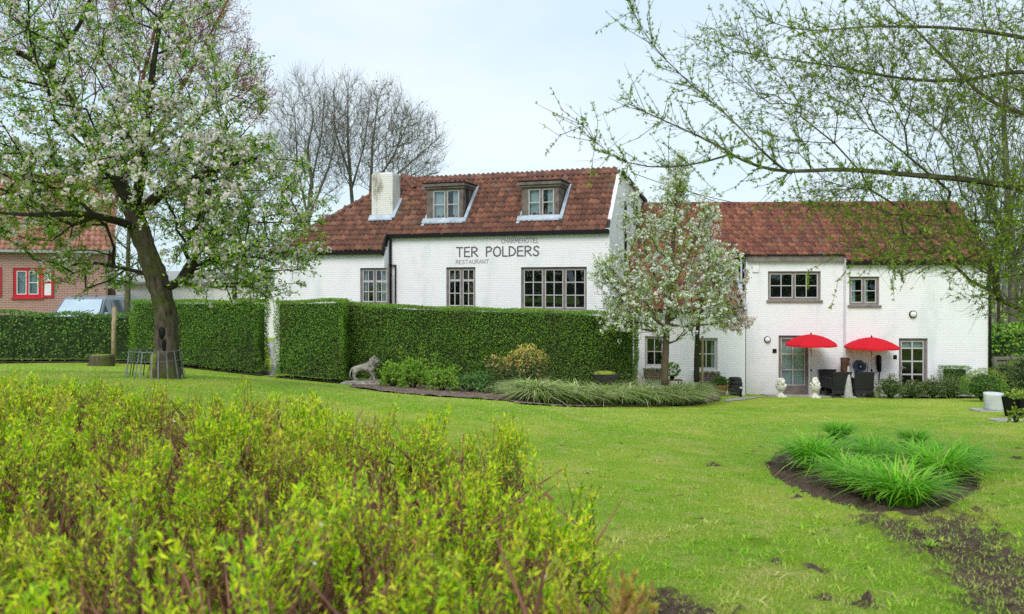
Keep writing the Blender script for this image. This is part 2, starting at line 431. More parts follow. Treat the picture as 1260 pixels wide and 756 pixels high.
M['bark_twig'] = bark_mat('dark_twig_bark', (0.022,0.018,0.014), (0.06,0.05,0.036), (0.05,0.06,0.015))
M['bark_bare'] = bark_mat('grey_bark', (0.09,0.08,0.065), (0.20,0.18,0.155), (0.13,0.13,0.06), 3.0)
M['bark_red'] = bark_mat('red_twig_bark', (0.12,0.06,0.05), (0.22,0.12,0.10))
M['bark_pear'] = bark_mat('pear_bark', (0.08,0.058,0.038), (0.17,0.125,0.085))
M['bark_willow'] = bark_mat('willow_bark', (0.045,0.045,0.025), (0.13,0.12,0.07), (0.16,0.165,0.06), 4.0)
M['stem_brown'] = plain('brown_stem', (0.24,0.105,0.07), 0.8, 0.4, 3.0)

# ------------------------------------------------------------------ leaves, twigs and trees
def unit(a):
    return a / (np.linalg.norm(a, axis=-1, keepdims=True) + 1e-9)

def quads(Pn, D, N, L, W, mid=0.45):
    """one diamond leaf per point: base Pn, direction D, facing N, length L, width W"""
    n = len(Pn)
    D = unit(D); S = unit(np.cross(D, N)); L = np.broadcast_to(L, n)[:,None]; W = np.broadcast_to(W, n)[:,None]
    up = unit(np.cross(S, D)) * L * 0.10
    V = np.empty((n, 4, 3)); V[:,0] = Pn; V[:,1] = Pn + D*L*mid + S*W/2 + up; V[:,2] = Pn + D*L; V[:,3] = Pn + D*L*mid - S*W/2 + up
    return V.reshape(-1, 3), np.arange(n*4).reshape(n, 4)

def rdir(n, bias=(0,0,0)):
    return unit(rng.normal(size=(n, 3)) + np.array(bias))

def join(parts):
    Vs, Fs, k = [], [], 0
    for V, F in parts:
        Vs.append(V); Fs.append(F + k); k += len(V)
    return np.vstack(Vs), np.vstack(Fs)

def edge_tubes(A, B, ra, rb, sides):
    A = np.asarray(A, float); B = np.asarray(B, float); n = len(A)
    D = unit(B - A); ref = np.where(np.abs(D[:,2:3]) < 0.9, np.array([[0,0,1.]]), np.array([[1.,0,0]]))
    a = unit(np.cross(D, ref)); b = np.cross(D, a)
    t = 2*PI*np.arange(sides)/sides
    ring = a[:,None,:]*np.cos(t)[None,:,None] + b[:,None,:]*np.sin(t)[None,:,None]
    V = np.empty((n, 2, sides, 3))
    V[:,0] = A[:,None] + ring*np.asarray(ra)[:,None,None]; V[:,1] = B[:,None] + ring*np.asarray(rb)[:,None,None]
    k = np.arange(sides); F1 = np.stack([k, (k+1)%sides, sides+(k+1)%sides, sides+k], 1)
    F = (np.arange(n)[:,None,None]*2*sides + F1[None]).reshape(-1, 4)
    return V.reshape(-1, 3), F

def blades(Pn, D, L, W, droop=0.5, seg=3):
    """curved strips (grass-like leaves): start at Pn going along D and bending down"""
    n = len(Pn); D = unit(D); L = np.broadcast_to(L, n); W = np.broadcast_to(W, n); droop = np.broadcast_to(droop, n)
    H = D.copy(); H[:,2] = 0; H = unit(H + 1e-6); S = np.stack([-H[:,1], H[:,0], np.zeros(n)], 1)
    tw = rng.uniform(-0.5, 0.5, n)[:,None]; S = unit(S + H*tw)
    V = np.empty((n, (seg+1)*2, 3))
    for i in range(seg+1):
        t = i/seg
        c = Pn + D*(L*t)[:,None] + H*(L*t*t*droop*.55)[:,None]; c[:,2] -= L*droop*t*t*.75
        w = (W*(1 - t**1.6*.93)*.5)[:,None]
        V[:,i*2] = c - S*w; V[:,i*2+1] = c + S*w
    F1 = np.array([[2*i, 2*i+1, 2*i+3, 2*i+2] for i in range(seg)])
    F = (np.arange(n)[:,None,None]*(seg+1)*2 + F1[None]).reshape(-1, 4)
    return V.reshape(-1, 3), F

def grow(base, bpar, pts, bf=0.35, plen0=None):
    """joins the points pts to the given limbs (base, bpar) by the shortest, most direct way"""
    base = np.asarray(base, float); N0 = len(base); N = len(pts)
    X = np.vstack([base, pts]); par = np.full(N0+N, -1); par[:N0] = bpar
    pl = np.zeros(N0+N)
    for i in range(N0):
        if par[i] >= 0: pl[i] = pl[par[i]] + np.linalg.norm(X[i]-X[par[i]])
    best = np.full(N, 1e9); bp = np.zeros(N, int)
    for i in range(N0):
        c = np.linalg.norm(pts - X[i], axis=1) + bf*pl[i]
        u = c < best; best[u] = c[u]; bp[u] = i
    done = np.zeros(N, bool); order = list(range(N0))
    for _ in range(N):
        k = int(np.argmin(np.where(done, 1e9, best)))
        done[k] = True; g = N0 + k; par[g] = bp[k]; pl[g] = pl[bp[k]] + np.linalg.norm(X[g]-X[bp[k]]); order.append(g)
        c = np.linalg.norm(pts - X[g], axis=1) + bf*pl[g]
        u = (c < best) & ~done; best[u] = c[u]; bp[u] = g
    return X, par, order

def radii(par, order, tip, ex=0.42, rmax=1.0):
    n = np.zeros(len(par)); kids = np.zeros(len(par), int)
    for i in reversed(order):
        if kids[i] == 0: n[i] = 1
        if par[i] >= 0: n[par[i]] += n[i]; kids[par[i]] += 1
    return np.minimum(tip * n**ex, rmax), n, kids

def wood(X, par, r, thick_sides=7):
    i = np.where(par >= 0)[0]; A, B = X[par[i]], X[i]; ra, rb = np.minimum(r[par[i]], r[i]*1.6), r[i]
    parts = []
    for lo, hi, s in ((0, .012, 3), (.012, .04, 5), (.04, 9, thick_sides)):
        k = (rb >= lo) & (rb < hi)
        if k.any(): parts.append(edge_tubes(A[k], B[k] + (B[k]-A[k])*.04, ra[k], rb[k], s))
    return parts

def parts4(parts):
    return join([p for p in parts])

def ell(n, c, r, low=-1.0):
    """points in an ellipsoid"""
    out = []
    while len(out) < n:
        q = rng.uniform(-1, 1, 3)
        if q.dot(q) <= 1 and q[2] > low: out.append(np.array(c) + q*np.array(r))
    return np.array(out)

def twigs(X, par, r, kids, n_per, ln, spread, up=0.3, tip=0.004, sel=None):
    """short side shoots at the thin ends; returns their wood and points along them"""
    i = np.where((par >= 0) & (r < (sel or 0.03)))[0]
    i = np.repeat(i, n_per)
    d = unit(X[i] - X[par[i]]); A = X[par[i]] + (X[i]-X[par[i]])*rng.uniform(.2, 1, len(i))[:,None]
    D = unit(d*.7 + rng.normal(size=(len(i), 3))*spread + np.array((0,0,up)))
    L = rng.uniform(.35, 1, len(i))*ln
    m = A + D*(L*.55)[:,None]; B = m + unit(D + rng.normal(size=D.shape)*.3 + np.array((0,0,up*.5)))*(L*.45)[:,None]
    W = [edge_tubes(A, m, np.full(len(i), tip), np.full(len(i), tip*.8), 3), edge_tubes(m, B, np.full(len(i), tip*.8), np.full(len(i), tip*.4), 3)]
    return W, (A, m, B)

def along(seg, n):
    A, m, B = seg
    k = rng.integers(0, len(A), n); t = rng.uniform(0, 1, n)[:,None]
    return np.where(t < .5, A[k] + (m[k]-A[k])*t*2, m[k] + (B[k]-m[k])*(t-.5)*2), unit(B[k]-A[k])

def puffs(C, k, rad, size):
    """round clusters of k flowers each, turned outwards"""
    D = rdir(len(C)*k, (0, -.2, .35)); s = np.repeat(rng.uniform(.6, 1.25, len(C)), k)
    return flowers(np.repeat(C, k, 0) + D*(rad*s*rng.uniform(.5, 1.1, len(D)))[:,None], size*rng.uniform(.8, 1.15, len(D)), N=unit(D + rng.normal(size=D.shape)*.3))

def flowers(C, size, petals=5, N=None):
    """small open flowers at C, each of several petals"""
    n = len(C); N = rdir(n, (0, -.35, .5)) if N is None else N; ref = rdir(n); a = unit(np.cross(N, ref)); b = np.cross(N, a)
    parts = []
    s = np.broadcast_to(size, n)
    for k in range(petals):
        t = 2*PI*k/petals
        D = a*math.cos(t) + b*math.sin(t) + N*.35
        parts.append(quads(C, D, N, s*.55, s*.5, .6))
    return join(parts)
# ------------------------------------------------------------------ the ground
GP = np.array([(-5,3,-1.6),(0,3,-1.62),(3,3,-1.62),(-8,6,-1.55),(0,5.5,-1.75),(.7,4.1,-1.66),(2.6,4.1,-1.66),(6,6,-1.78),(1,8,-1.98),(4,8,-2.03),
 (7,10,-2.2),(-6,14,-1.58),(0,14,-2.12),(5,14,-2.56),(10.4,17,-2.80),(11.5,20,-3.05),(-12,20,-2.0),(-17,27,-2.57),(-15,31,-2.5),(-12,25,-2.45),(-7.5,25,-2.75),(-5,23.5,-2.82),
 (0,24,-3.02),(0,21,-2.92),(5,23,-3.36),(7.0,25.5,-3.46),(8.4,28.6,-3.84),(12,28.5,-3.87),(16.5,28.3,-3.86),(16,25,-3.5),(20,35,-3.9),(0,40,-3.2),(-20,40,-2.7),(-3,30,-3.0),(26,25,-3.4),
 (-25,10,-1.5),(-25,20,-2.1),(26,8,-1.7),(14,10,-2.1),(26,45,-3.9),(-26,45,-2.7),(-10,0,-1.55),(10,0,-1.6)])
def _tps(d): return np.where(d > 1e-9, d*d*np.log(d + 1e-12), 0.0)
_n = len(GP); _K = _tps(np.linalg.norm(GP[:,None,:2]-GP[None,:,:2], axis=2)) + np.eye(_n)*0.6
_A = np.zeros((_n+3, _n+3)); _A[:_n,:_n] = _K; _A[:_n,_n] = 1; _A[:_n,_n+1:] = GP[:,:2]; _A[_n,:_n] = 1; _A[_n+1:,:_n] = GP[:,:2].T
_W = np.linalg.solve(_A, np.r_[GP[:,2], 0, 0, 0])
def gz(x, y):
    """height of the lawn at x, y"""
    x = np.clip(np.asarray(x, float), -26, 26); y = np.clip(np.asarray(y, float), 0.0, 45)
    sh = x.shape; q = np.stack([x.ravel(), y.ravel()], 1)
    out = np.empty(len(q))
    for i in range(0, len(q), 20000):
        c = q[i:i+20000]
        out[i:i+20000] = _tps(np.linalg.norm(c[:,None]-GP[None,:,:2], axis=2)) @ _W[:_n] + _W[_n] + c @ _W[_n+1:]
    return CZ + out.reshape(sh)
def gpt(px, py, y0=2.0, y1=45.0):
    """where the sight line through (px, py) meets the lawn"""
    Y = np.arange(y0, y1, 0.05); z = CZ - (py-HY)/FPX*Y; d = z - gz((px-CX)/FPX*Y, Y)
    k = np.where(d <= 0)[0]; k = k[0] if len(k) else len(Y)-1
    return np.array(((px-CX)/FPX*Y[k], Y[k], float(gz((px-CX)/FPX*Y[k], Y[k]))))
def gpx(px, Y):
    x = (px-CX)/FPX*Y
    return np.array((x, Y, float(gz(x, Y))))

def in_poly(x, y, poly):
    c = np.zeros(np.shape(x), bool); n = len(poly)
    for i in range(n):
        x0, y0 = poly[i][:2]; x1, y1 = poly[(i+1)%n][:2]
        k = ((y0 > y) != (y1 > y)) & (x < (x1-x0)*(y-y0)/((y1-y0) if y1 != y0 else 1e-9) + x0); c ^= k
    return c
def seg_dist(x, y, pts):
    d = np.full(np.shape(x), 1e9)
    for (x0,y0),(x1,y1) in zip(pts[:-1], pts[1:]):
        t = np.clip(((x-x0)*(x1-x0)+(y-y0)*(y1-y0))/((x1-x0)**2+(y1-y0)**2+1e-9), 0, 1)
        d = np.minimum(d, np.hypot(x-x0-t*(x1-x0), y-y0-t*(y1-y0)))
    return d
BED = [gpt(*p)[:2] for p in ((946,572),(958,588),(990,604),(1040,622),(1085,632),(1125,636),(1150,628),(1180,612),(1200,600),(1196,585),(1170,565),(1120,548),(1050,540),(1000,545),(962,556))]
STRIP = [gpt(*p)[:2] for p in ((1085,640),(1140,664),(1190,690),(1235,724),(1275,765))]
STRIP2 = [gpt(*p)[:2] for p in ((1165,640),(1225,690),(1285,730))]
BARE = [(gpt(*p)[:2], r) for p, r in (((822,748),.24),((845,757),.25),((985,612),.13),((935,668),.08),((880,572),.12),((1005,702),.10),((1062,742),.10),((890,562),.08),((1225,560),.16),((1195,560),.12),((960,690),.1),((860,640),.06),((1010,735),.08),((1100,600),.1),((905,680),.07))]
_rb = np.random.default_rng(3)
for _ in range(70):
    _y = _rb.uniform(4.5, 15); _x = _rb.uniform(-.2, .62)*_y; BARE.append((np.array((_x, _y)), _rb.uniform(.025, .075)))
for _ in range(26):
    BARE.append((gpt(_rb.uniform(1150, 1262), _rb.uniform(530, 690))[:2], _rb.uniform(.04, .13)))
def soilness(x, y):
    s = np.where(in_poly(x, y, BED), 1.0, np.clip(1 - seg_dist(x, y, [tuple(p) for p in BED]+[tuple(BED[0])])/.14, 0, 1))
    s = np.maximum(s, np.clip(1.02 - seg_dist(x, y, [tuple(p) for p in STRIP])/(.42+.22*np.clip(7.5-y,0,3)), 0, 1)*.80)
    s = np.maximum(s, np.clip(1.0 - seg_dist(x, y, [tuple(p) for p in STRIP2])/.9, 0, 1)*.80)
    for c, r in BARE:
        s = np.maximum(s, np.clip(1.25 - np.hypot(x-c[0], y-c[1])/(r*1.6), 0, 1)*.85)
    return s
xs = np.unique(np.r_[np.arange(-26,-2,.25), np.arange(-2,8,.07), np.arange(8,26.1,.25), -26-np.geomspace(1,900,14), 26+np.geomspace(1,900,14)].round(3))
ys = np.unique(np.r_[np.arange(-2,3.4,.3), np.arange(3.4,13,.07), np.arange(13,45.1,.25), -2-np.geomspace(1,300,8), 45+np.geomspace(1,1500,18)].round(3))
gx, gy = np.meshgrid(xs, ys)
gh = gz(gx, gy)
so = soilness(gx, gy)
near = (gx > -2) & (gx < 8) & (gy > 3.4) & (gy < 13)
gh = gh + np.where(near, rng.normal(0, 1, gx.shape)*np.where(so > .5, .026, .006), 0) - np.where(so > .6, .02, 0)
nx, ny = len(xs), len(ys)
idx = np.arange(nx*ny).reshape(ny, nx)
GF = np.stack([idx[:-1,:-1], idx[:-1,1:], idx[1:,1:], idx[1:,:-1]], -1).reshape(-1, 4)

def lawn_mat():
    m, nt, b, out = mat_new('lawn')
    tc = nd(nt, 'ShaderNodeTexCoord')
    def noise(sc, det=4.0, ro=.6):
        n = nd(nt, 'ShaderNodeTexNoise', Scale=sc, Detail=det, Roughness=ro); nt.links.new(tc.outputs['Object'], n.inputs['Vector']); return n.outputs['Fac']
    def rng_(v, a, c, lo=0., hi=1.):
        r = nd(nt, 'ShaderNodeMapRange'); r.inputs['From Min'].default_value = a; r.inputs['From Max'].default_value = c; r.inputs['To Min'].default_value = lo; r.inputs['To Max'].default_value = hi
        nt.links.new(v, r.inputs['Value']); return r.outputs['Result']
    def mix(f, a, c):
        x = nd(nt, 'ShaderNodeMix', data_type='RGBA'); nt.links.new(f, x.inputs['Factor'])
        for s, v in (('A', a), ('B', c)):
            if isinstance(v, tuple): x.inputs[s].default_value = (*v, 1)
            else: nt.links.new(v, x.inputs[s])
        return x.outputs['Result']
    c = mix(rng_(noise(0.55, 6.0, .65), .38, .64), (0.22,0.38,0.02), (0.42,0.50,0.05))
    c = mix(rng_(noise(3.2, 7.0, .7), .50, .68, 0, .75), c, (0.56,0.48,0.20))        # dry straw
    c = mix(rng_(noise(42.0, 4.0, .7), .40, .66, 0, .6), c, (0.11,0.22,0.014))       # tufts
    at = nd(nt, 'ShaderNodeAttribute', attribute_name='soil')
    nz = noise(3.6, 8.0, .72)
    ad = nd(nt, 'ShaderNodeMath', operation='MULTIPLY_ADD'); nt.links.new(nz, ad.inputs[0]); ad.inputs[1].default_value = 1.1; nt.links.new(at.outputs['Fac'], ad.inputs[2])
    sm = rng_(ad.outputs[0], 1.06, 1.24)
    sc = mix(rng_(noise(22.0, 6.0, .75), .35, .7), (0.065,0.042,0.030), (0.20,0.145,0.10))
    c = mix(sm, c, sc)
    nt.links.new(c, b.inputs['Base Color']); b.inputs['Roughness'].default_value = .9; b.inputs['Specular IOR Level'].default_value = .15
    bp = nd(nt, 'ShaderNodeBump', Strength=.9, Distance=.05); nt.links.new(noise(26.0, 8.0, .75), bp.inputs['Height']); nt.links.new(bp.outputs['Normal'], b.inputs['Normal'])
    return m
ground = big('lawn_ground', np.stack([gx, gy, gh], -1), GF, lawn_mat(), smooth=True, attr={'soil': so.ravel()})
tag(ground, kind='structure')

# ------------------------------------------------------------------ buildings: a local frame u (along the front), v (into the house), z
class Frame:
    def __init__(s, x, y, yaw):
        s.O = np.array((x, y)); s.yaw = yaw
        s.u = np.array((math.cos(yaw), math.sin(yaw))); s.v = np.array((-math.sin(yaw), math.cos(yaw)))
    def ray(s, px, py):
        d = np.array(((px-CX)/FPX, 1.0)); return np.array((-s.O@s.u, -s.O@s.v, CZ)), np.array((d@s.u, d@s.v, -(py-HY)/FPX))
    def at(s, px, py, v=0.0):
        o, d = s.ray(px, py); t = (v-o[1])/d[1]; return o + t*d
    def atu(s, px, py, u=0.0):
        o, d = s.ray(px, py); t = (u-o[0])/d[0]; return o + t*d
    def on(s, px, py, ve, ze, sl):
        o, d = s.ray(px, py); t = (ze + sl*(o[1]-ve) - o[2])/(d[2] - sl*d[1]); return o + t*d
    def world(s, p):
        q = s.O + p[0]*s.u + p[1]*s.v; return np.array((q[0], q[1], p[2]))

def wall_holes(mb, u0, u1, z0, z1, v0, th, holes):
    """a wall of thickness th with its outer face at v0 and openings (u0, u1, z0, z1)"""
    us = sorted({u0, u1, *[h[i] for h in holes for i in (0, 1)]}); zs = sorted({z0, z1, *[h[i] for h in holes for i in (2, 3)]})
    us = [a for a in us if u0 <= a <= u1]; zs = [a for a in zs if z0 <= a <= z1]
    def solid(i, j):
        if i < 0 or j < 0 or i >= len(us)-1 or j >= len(zs)-1: return False
        a, c = (us[i]+us[i+1])/2, (zs[j]+zs[j+1])/2
        return not any(h[0] < a < h[1] and h[2] < c < h[3] for h in holes)
    v1 = v0 + th
    for i in range(len(us)-1):
        for j in range(len(zs)-1):
            if not solid(i, j): continue
            a, b, c, d = us[i], us[i+1], zs[j], zs[j+1]
            mb.quad((a,v0,c),(b,v0,c),(b,v0,d),(a,v0,d)); mb.quad((b,v1,c),(a,v1,c),(a,v1,d),(b,v1,d))
            if not solid(i-1, j): mb.quad((a,v1,c),(a,v0,c),(a,v0,d),(a,v1,d))
            if not solid(i+1, j): mb.quad((b,v0,c),(b,v1,c),(b,v1,d),(b,v0,d))
            if not solid(i, j-1): mb.quad((a,v1,c),(b,v1,c),(b,v0,c),(a,v0,c))
            if not solid(i, j+1): mb.quad((a,v0,d),(b,v0,d),(b,v1,d),(a,v1,d))

def window(parent, u0, u1, z0, z1, v0, leaves, rec=0.07, fw=0.06, curtain=None, sill=True, fmat='wood_grey', bmat='bar_pale', name='window', bars=0.03, bottom=0.0, handle=False):
    """leaves: list of (width share, columns, rows) or (width share, columns, rows, [row shares])"""
    f = MB(); b = MB(); g = MB(); va, vb = v0+rec, v0+rec+0.07
    e = 0.001
    f.box((u0+e,va,z0+e),(u0+fw,vb,z1-e)); f.box((u1-fw,va,z0+e),(u1-e,vb,z1-e)); f.box((u0+fw,va,z1-fw),(u1-fw,vb,z1-e)); f.box((u0+fw,va,z0+e),(u1-fw,vb,z0+fw+bottom))
    iu0, iu1, iz0, iz1 = u0+fw, u1-fw, z0+fw+bottom, z1-fw
    tot = sum(l[0] for l in leaves); a = iu0
    for k, l in enumerate(leaves):
        w = (iu1-iu0)*l[0]/tot; c = a + w
        if k: f.box((a-.035,va-.008,iz0),(a+.035,vb-.004,iz1))
        a0, c0 = a + (.035 if k else 0), c - (.035 if k < len(leaves)-1 else 0)
        st = 0.035
        b.box((a0,va+.012,iz0),(a0+st,vb-.012,iz1)); b.box((c0-st,va+.012,iz0),(c0,vb-.012,iz1))
        b.box((a0+st,va+.012,iz0),(c0-st,vb-.012,iz0+st)); b.box((a0+st,va+.012,iz1-st),(c0-st,vb-.012,iz1))
        for i in range(1, l[1]):
            x = a0 + (c0-a0)*i/l[1]; b.box((x-bars/2,va+.014,iz0+st),(x+bars/2,vb-.014,iz1-st))
        sh = l[3] if len(l) > 3 else [1]*l[2]; acc = 0
        for s_ in sh[:-1]:
            acc += s_; z = iz1 - (iz1-iz0)*acc/sum(sh); hb = bars/2 + (.02 if (len(l) > 3 and acc == sh[0] and bmat == 'bar_pale' and len(l) > 4) else 0)
            b.box((a0+st,va+.017,z-hb),(c0-st,vb-.017,z+hb))
        a = c
    g.box((iu0,va+.030,iz0),(iu1,va+.038,iz1))
    fo = f.build(name, M[fmat], parent)
    b.build('glazing_bars', M[bmat], fo); g.build('pane', M['glass'], fo)
    rm = MB(); rb = vb+.45; ro_ = .12  # shallow dark box added behind the opening to make the interior look unlit
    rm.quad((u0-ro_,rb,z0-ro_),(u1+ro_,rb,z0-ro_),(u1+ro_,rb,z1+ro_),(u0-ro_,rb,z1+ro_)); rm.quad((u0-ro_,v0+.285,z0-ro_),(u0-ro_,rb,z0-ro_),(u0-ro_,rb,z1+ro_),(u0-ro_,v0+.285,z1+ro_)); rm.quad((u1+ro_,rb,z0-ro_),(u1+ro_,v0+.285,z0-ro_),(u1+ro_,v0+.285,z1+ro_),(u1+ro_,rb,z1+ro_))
    rm.quad((u0-ro_,v0+.285,z1+ro_),(u0-ro_,rb,z1+ro_),(u1+ro_,rb,z1+ro_),(u1+ro_,v0+.285,z1+ro_)); rm.quad((u0-ro_,rb,z0-ro_),(u0-ro_,v0+.285,z0-ro_),(u1+ro_,v0+.285,z0-ro_),(u1+ro_,rb,z0-ro_)); rm.build('window_dark_box', M['interior_dark'], fo)
    if sill:
        s_ = MB(); s_.bbox((u0-.06, v0-.07, z0-.075), (u1+.06, v0+rec-.002, z0-.002), .012); s_.build('sill', M[fmat], fo)
    if curtain:
        cm = MB()
        for (s0, s1, t0, t1) in curtain[1:]:
            x0, x1 = iu0+(iu1-iu0)*s0, iu0+(iu1-iu0)*s1; y0, y1 = iz0+(iz1-iz0)*t0, iz0+(iz1-iz0)*t1
            n = max(6, int((x1-x0)/.03)); V = []
            for i in range(n+1):
                x = x0+(x1-x0)*i/n; w = .018*math.sin(i*1.9) + vb + .06
                V += [(x, w, y0), (x, w, y1)]
            cm.add(V, [(2*i, 2*i+2, 2*i+3, 2*i+1) for i in range(n)], True)
        cm.build('curtain', M[curtain[0]], fo)
    if handle:
        h = MB(); h.bar((u0+fw+.03, va-.04, z0+1.0), (u0+fw+.15, va-.04, z0+1.0), .02); h.box((u0+fw+.015,va-.05,z0+.93),(u0+fw+.045,va-.001,z0+1.07)); h.build('handle', M['metal_grey'], fo)
    return fo

def tile_field(org, eu, es, width, length, inside, tw=0.185, ex=0.25, amp=0.046):
    """rows of S-shaped clay tiles, each a piece of its own, on the plane org + a*eu + b*es"""
    org, eu, es = [np.array(a, float) for a in (org, eu, es)]; nn = np.cross(eu, es); nn /= np.linalg.norm(nn)
    J = 7; f = np.linspace(0, 1, J)
    prof = amp*np.where(f < .62, np.sin(f/.62*PI)*1.0, -np.sin((f-.62)/.38*PI)*.35)
    tl = ex*1.22; rows = [(-.002, -.018), (0., .034), (tl*.5, .009), (tl, 0.)]
    T = np.array([[(f[j]*tw*1.04, s, prof[j] + h + .016) for j in range(J)] for s, h in rows]).reshape(-1, 3)
    F1 = np.array([[i*J+j, i*J+j+1, (i+1)*J+j+1, (i+1)*J+j] for i in range(3) for j in range(J-1)])
    A, B = np.meshgrid(np.arange(0, width, tw), np.arange(0, length, ex)); a, b = A.ravel(), B.ravel()
    k = inside(a + tw/2, b + ex/2); a, b = a[k], b[k]; n = len(a)
    a = a + rng.normal(0, .005, n); b = b + rng.normal(0, .010, n); rz = rng.normal(0, .018, n); h = rng.normal(0, .004, n)
    q = np.broadcast_to(T, (n, len(T), 3)).copy()
    x = q[:,:,0]*np.cos(rz)[:,None] - q[:,:,1]*np.sin(rz)[:,None] + a[:,None]; y = q[:,:,0]*np.sin(rz)[:,None] + q[:,:,1]*np.cos(rz)[:,None] + b[:,None]; z = q[:,:,2] + h[:,None]
    V = org + x[...,None]*eu + y[...,None]*es + z[...,None]*nn
    return V.reshape(-1, 3), (np.arange(n)[:,None,None]*len(T) + F1[None]).reshape(-1, 4)

def ridge_caps(p, q, r=0.10, step=0.33):
    p = np.array(p, float); q = np.array(q, float); L = np.linalg.norm(q-p); d = (q-p)/L
    a = np.cross(d, (0,0,1)); a /= np.linalg.norm(a); b = np.cross(a, d)
    if b[2] < 0: b = -b
    n = int(L/step); parts = []
    t = np.linspace(-.15, PI+.15, 8)
    for i in range(n):
        s0, s1 = i*step, (i+1.12)*step; j = rng.normal(0, .006)
        V = []
        for s_, rr in ((s0, r*1.12), (s1, r*.95)):
            V += [p + d*s_ + rr*(a*math.cos(x) + b*(math.sin(x)*.95 - .25)) + b*j for x in t]
        parts.append((np.array(V), np.array([[k, k+1, 9+k, 8+k] for k in range(7)])))
    return join(parts)

# ---- hotel ----------------------------------------------------------------
H = Frame(3.12, 26.0, -math.atan(0.35))
hotel = thing('restaurant_building', 'white painted brick restaurant with lettering on its wall, two dormers and a white chimney', 'building', (3.12, 26.0, 0), H.yaw)
EZ = CZ + .0705*26.0
SL = 1.155
RV = 1.75; RZ = EZ + SL*RV
VB, ZB = 6.4, RZ - 0.55
uP = H.at(480, 310)[0]                       # left end of the taller front
WV = -0.42                                   # front of the lower wing stands proud
uL = H.at(338, 340, WV)[0]                   # its far left corner
z0 = -0.9
def rect(fr, x0, x1, y0, y1, v=0.0):
    a = fr.at(x0, (y0+y1)/2, v); c = fr.at(x1, (y0+y1)/2, v); m_ = fr.at((x0+x1)/2, y0, v); k = fr.at((x0+x1)/2, y1, v)
    return (a[0], c[0], k[2], m_[2])
hw1 = rect(H, 549, 585, 329, 379.5); hw2 = rect(H, 641, 722, 328.8, 382); hw3 = rect(H, 443, 477, 330, 374, WV)
wb = MB()
wall_holes(wb, uP, 0, z0, EZ+.02, 0, .28, [hw1, hw2])
zE2 = EZ + SL*WV
wall_holes(wb, uL, uP, z0, zE2+.02, WV, .28, [hw3])
# right gable, back and left end
gp = [(0,.282,z0),(0,VB,z0),(0,VB,ZB),(0,RV,RZ+.03),(0,.282,EZ+SL*.282+.03),]
wb.prism([(-.28,y,z) for _,y,z in gp], (.28,0,0))
wb.quad((0.0005,.0,EZ),(0.0005,.283,EZ),(0.0005,.283,EZ+SL*.283+.03),(0.0005,0,EZ+.03))
wb.box((uL, VB-.25, z0), (-.281, VB, ZB-.3))
wb.box((uL, WV+.281, z0), (uL+.25, VB-.26, zE2))
wb.box((uP-.25, WV+.281, z0), (uP, -.001, zE2+.3))
wall = wb.build('wall', M['white_wall'], hotel)
# roof
es = np.array((0, 1, SL)); es = es/np.linalg.norm(es); sec = math.sqrt(1+SL*SL)
peak = H.on(497, 219, 0, EZ, SL); peak[1] = min(peak[1], 2.1); peak[2] = EZ + SL*peak[1]
corner = np.array((uL-.15, WV-.12, EZ+SL*(WV-.12)))
rt0 = H.on(527, 226, 0, EZ, SL)[0]
L0 = RV*sec
def in_main(a, b):
    return np.ones(np.shape(a), bool)
p1 = tile_field((uP-.05, -.10, EZ-SL*.10+.03), (1,0,0), es, -uP, L0+.10*sec, lambda a, b: a < -uP-.02)
wo = np.array((corner[0], WV-.13, EZ+SL*(WV-.13)+.03)); wl = uP-.06-corner[0]
pb = (peak[1]-(WV-.13))*sec; pa = peak[0]-corner[0]
p2 = tile_field(wo, (1,0,0), es, wl, pb, lambda a, b: (b/pb < a/pa + .02) & (b < pb) & ((b < (RV-WV+.1)*sec) | (a < pa+.4)))
V, F = join([p1, p2]); V[:,0] -= 0
roof = big('roof', V, F, M['tile_red'], hotel, True)
dk = MB()
dk.prism([(uP-.02,-.08,EZ-SL*.08),(0-.03,-.08,EZ-SL*.08),(0-.03,RV,RZ-.03),(uP-.02,RV,RZ-.03)], (0,0,-.05))
dk.prism([(corner[0],WV-.11,EZ+SL*(WV-.11)),(uP-.03,WV-.11,EZ+SL*(WV-.11)),(uP-.03,peak[1],peak[2]-.03),(peak[0],peak[1],peak[2]-.03)], (0,0,-.05))
dk.prism([(uP-.5,RV+.01,RZ-.035),(-.281,RV+.01,RZ-.035),(-.281,VB,ZB),(uP-.5,VB,ZB)], (0,0,-.05))
dk.prism([tuple(corner+(0,.02,-.03)),tuple(peak+(-.05,.01,-.05)),(peak[0]-.2,VB,ZB-.3),(uL-.1,VB,zE2)], (0,0,-.05))
dk.prism([tuple(peak+(0,.02,-.04)),(uP-.5,RV+.02,RZ-.05),(uP-.5,VB,ZB),(peak[0]-.2,VB,ZB-.3)], (0,0,-.05))
dk.build('roof_deck', M['deck'], roof)
V, F = join([ridge_caps((-.02,RV,RZ+.03),(peak[0]+1.0,RV,RZ+.03)), ridge_caps(peak+(0,0,.05), corner+(0,0,.06)), ridge_caps(peak+(0,0,.09), H.on(512, 238, 0, EZ, SL)+(0,0,.12)), ridge_caps((peak[0]+1.0,RV,RZ+.03), peak+(0,0,.06))])
big('ridge_tiles', V, F, M['tile_red'], roof, True)
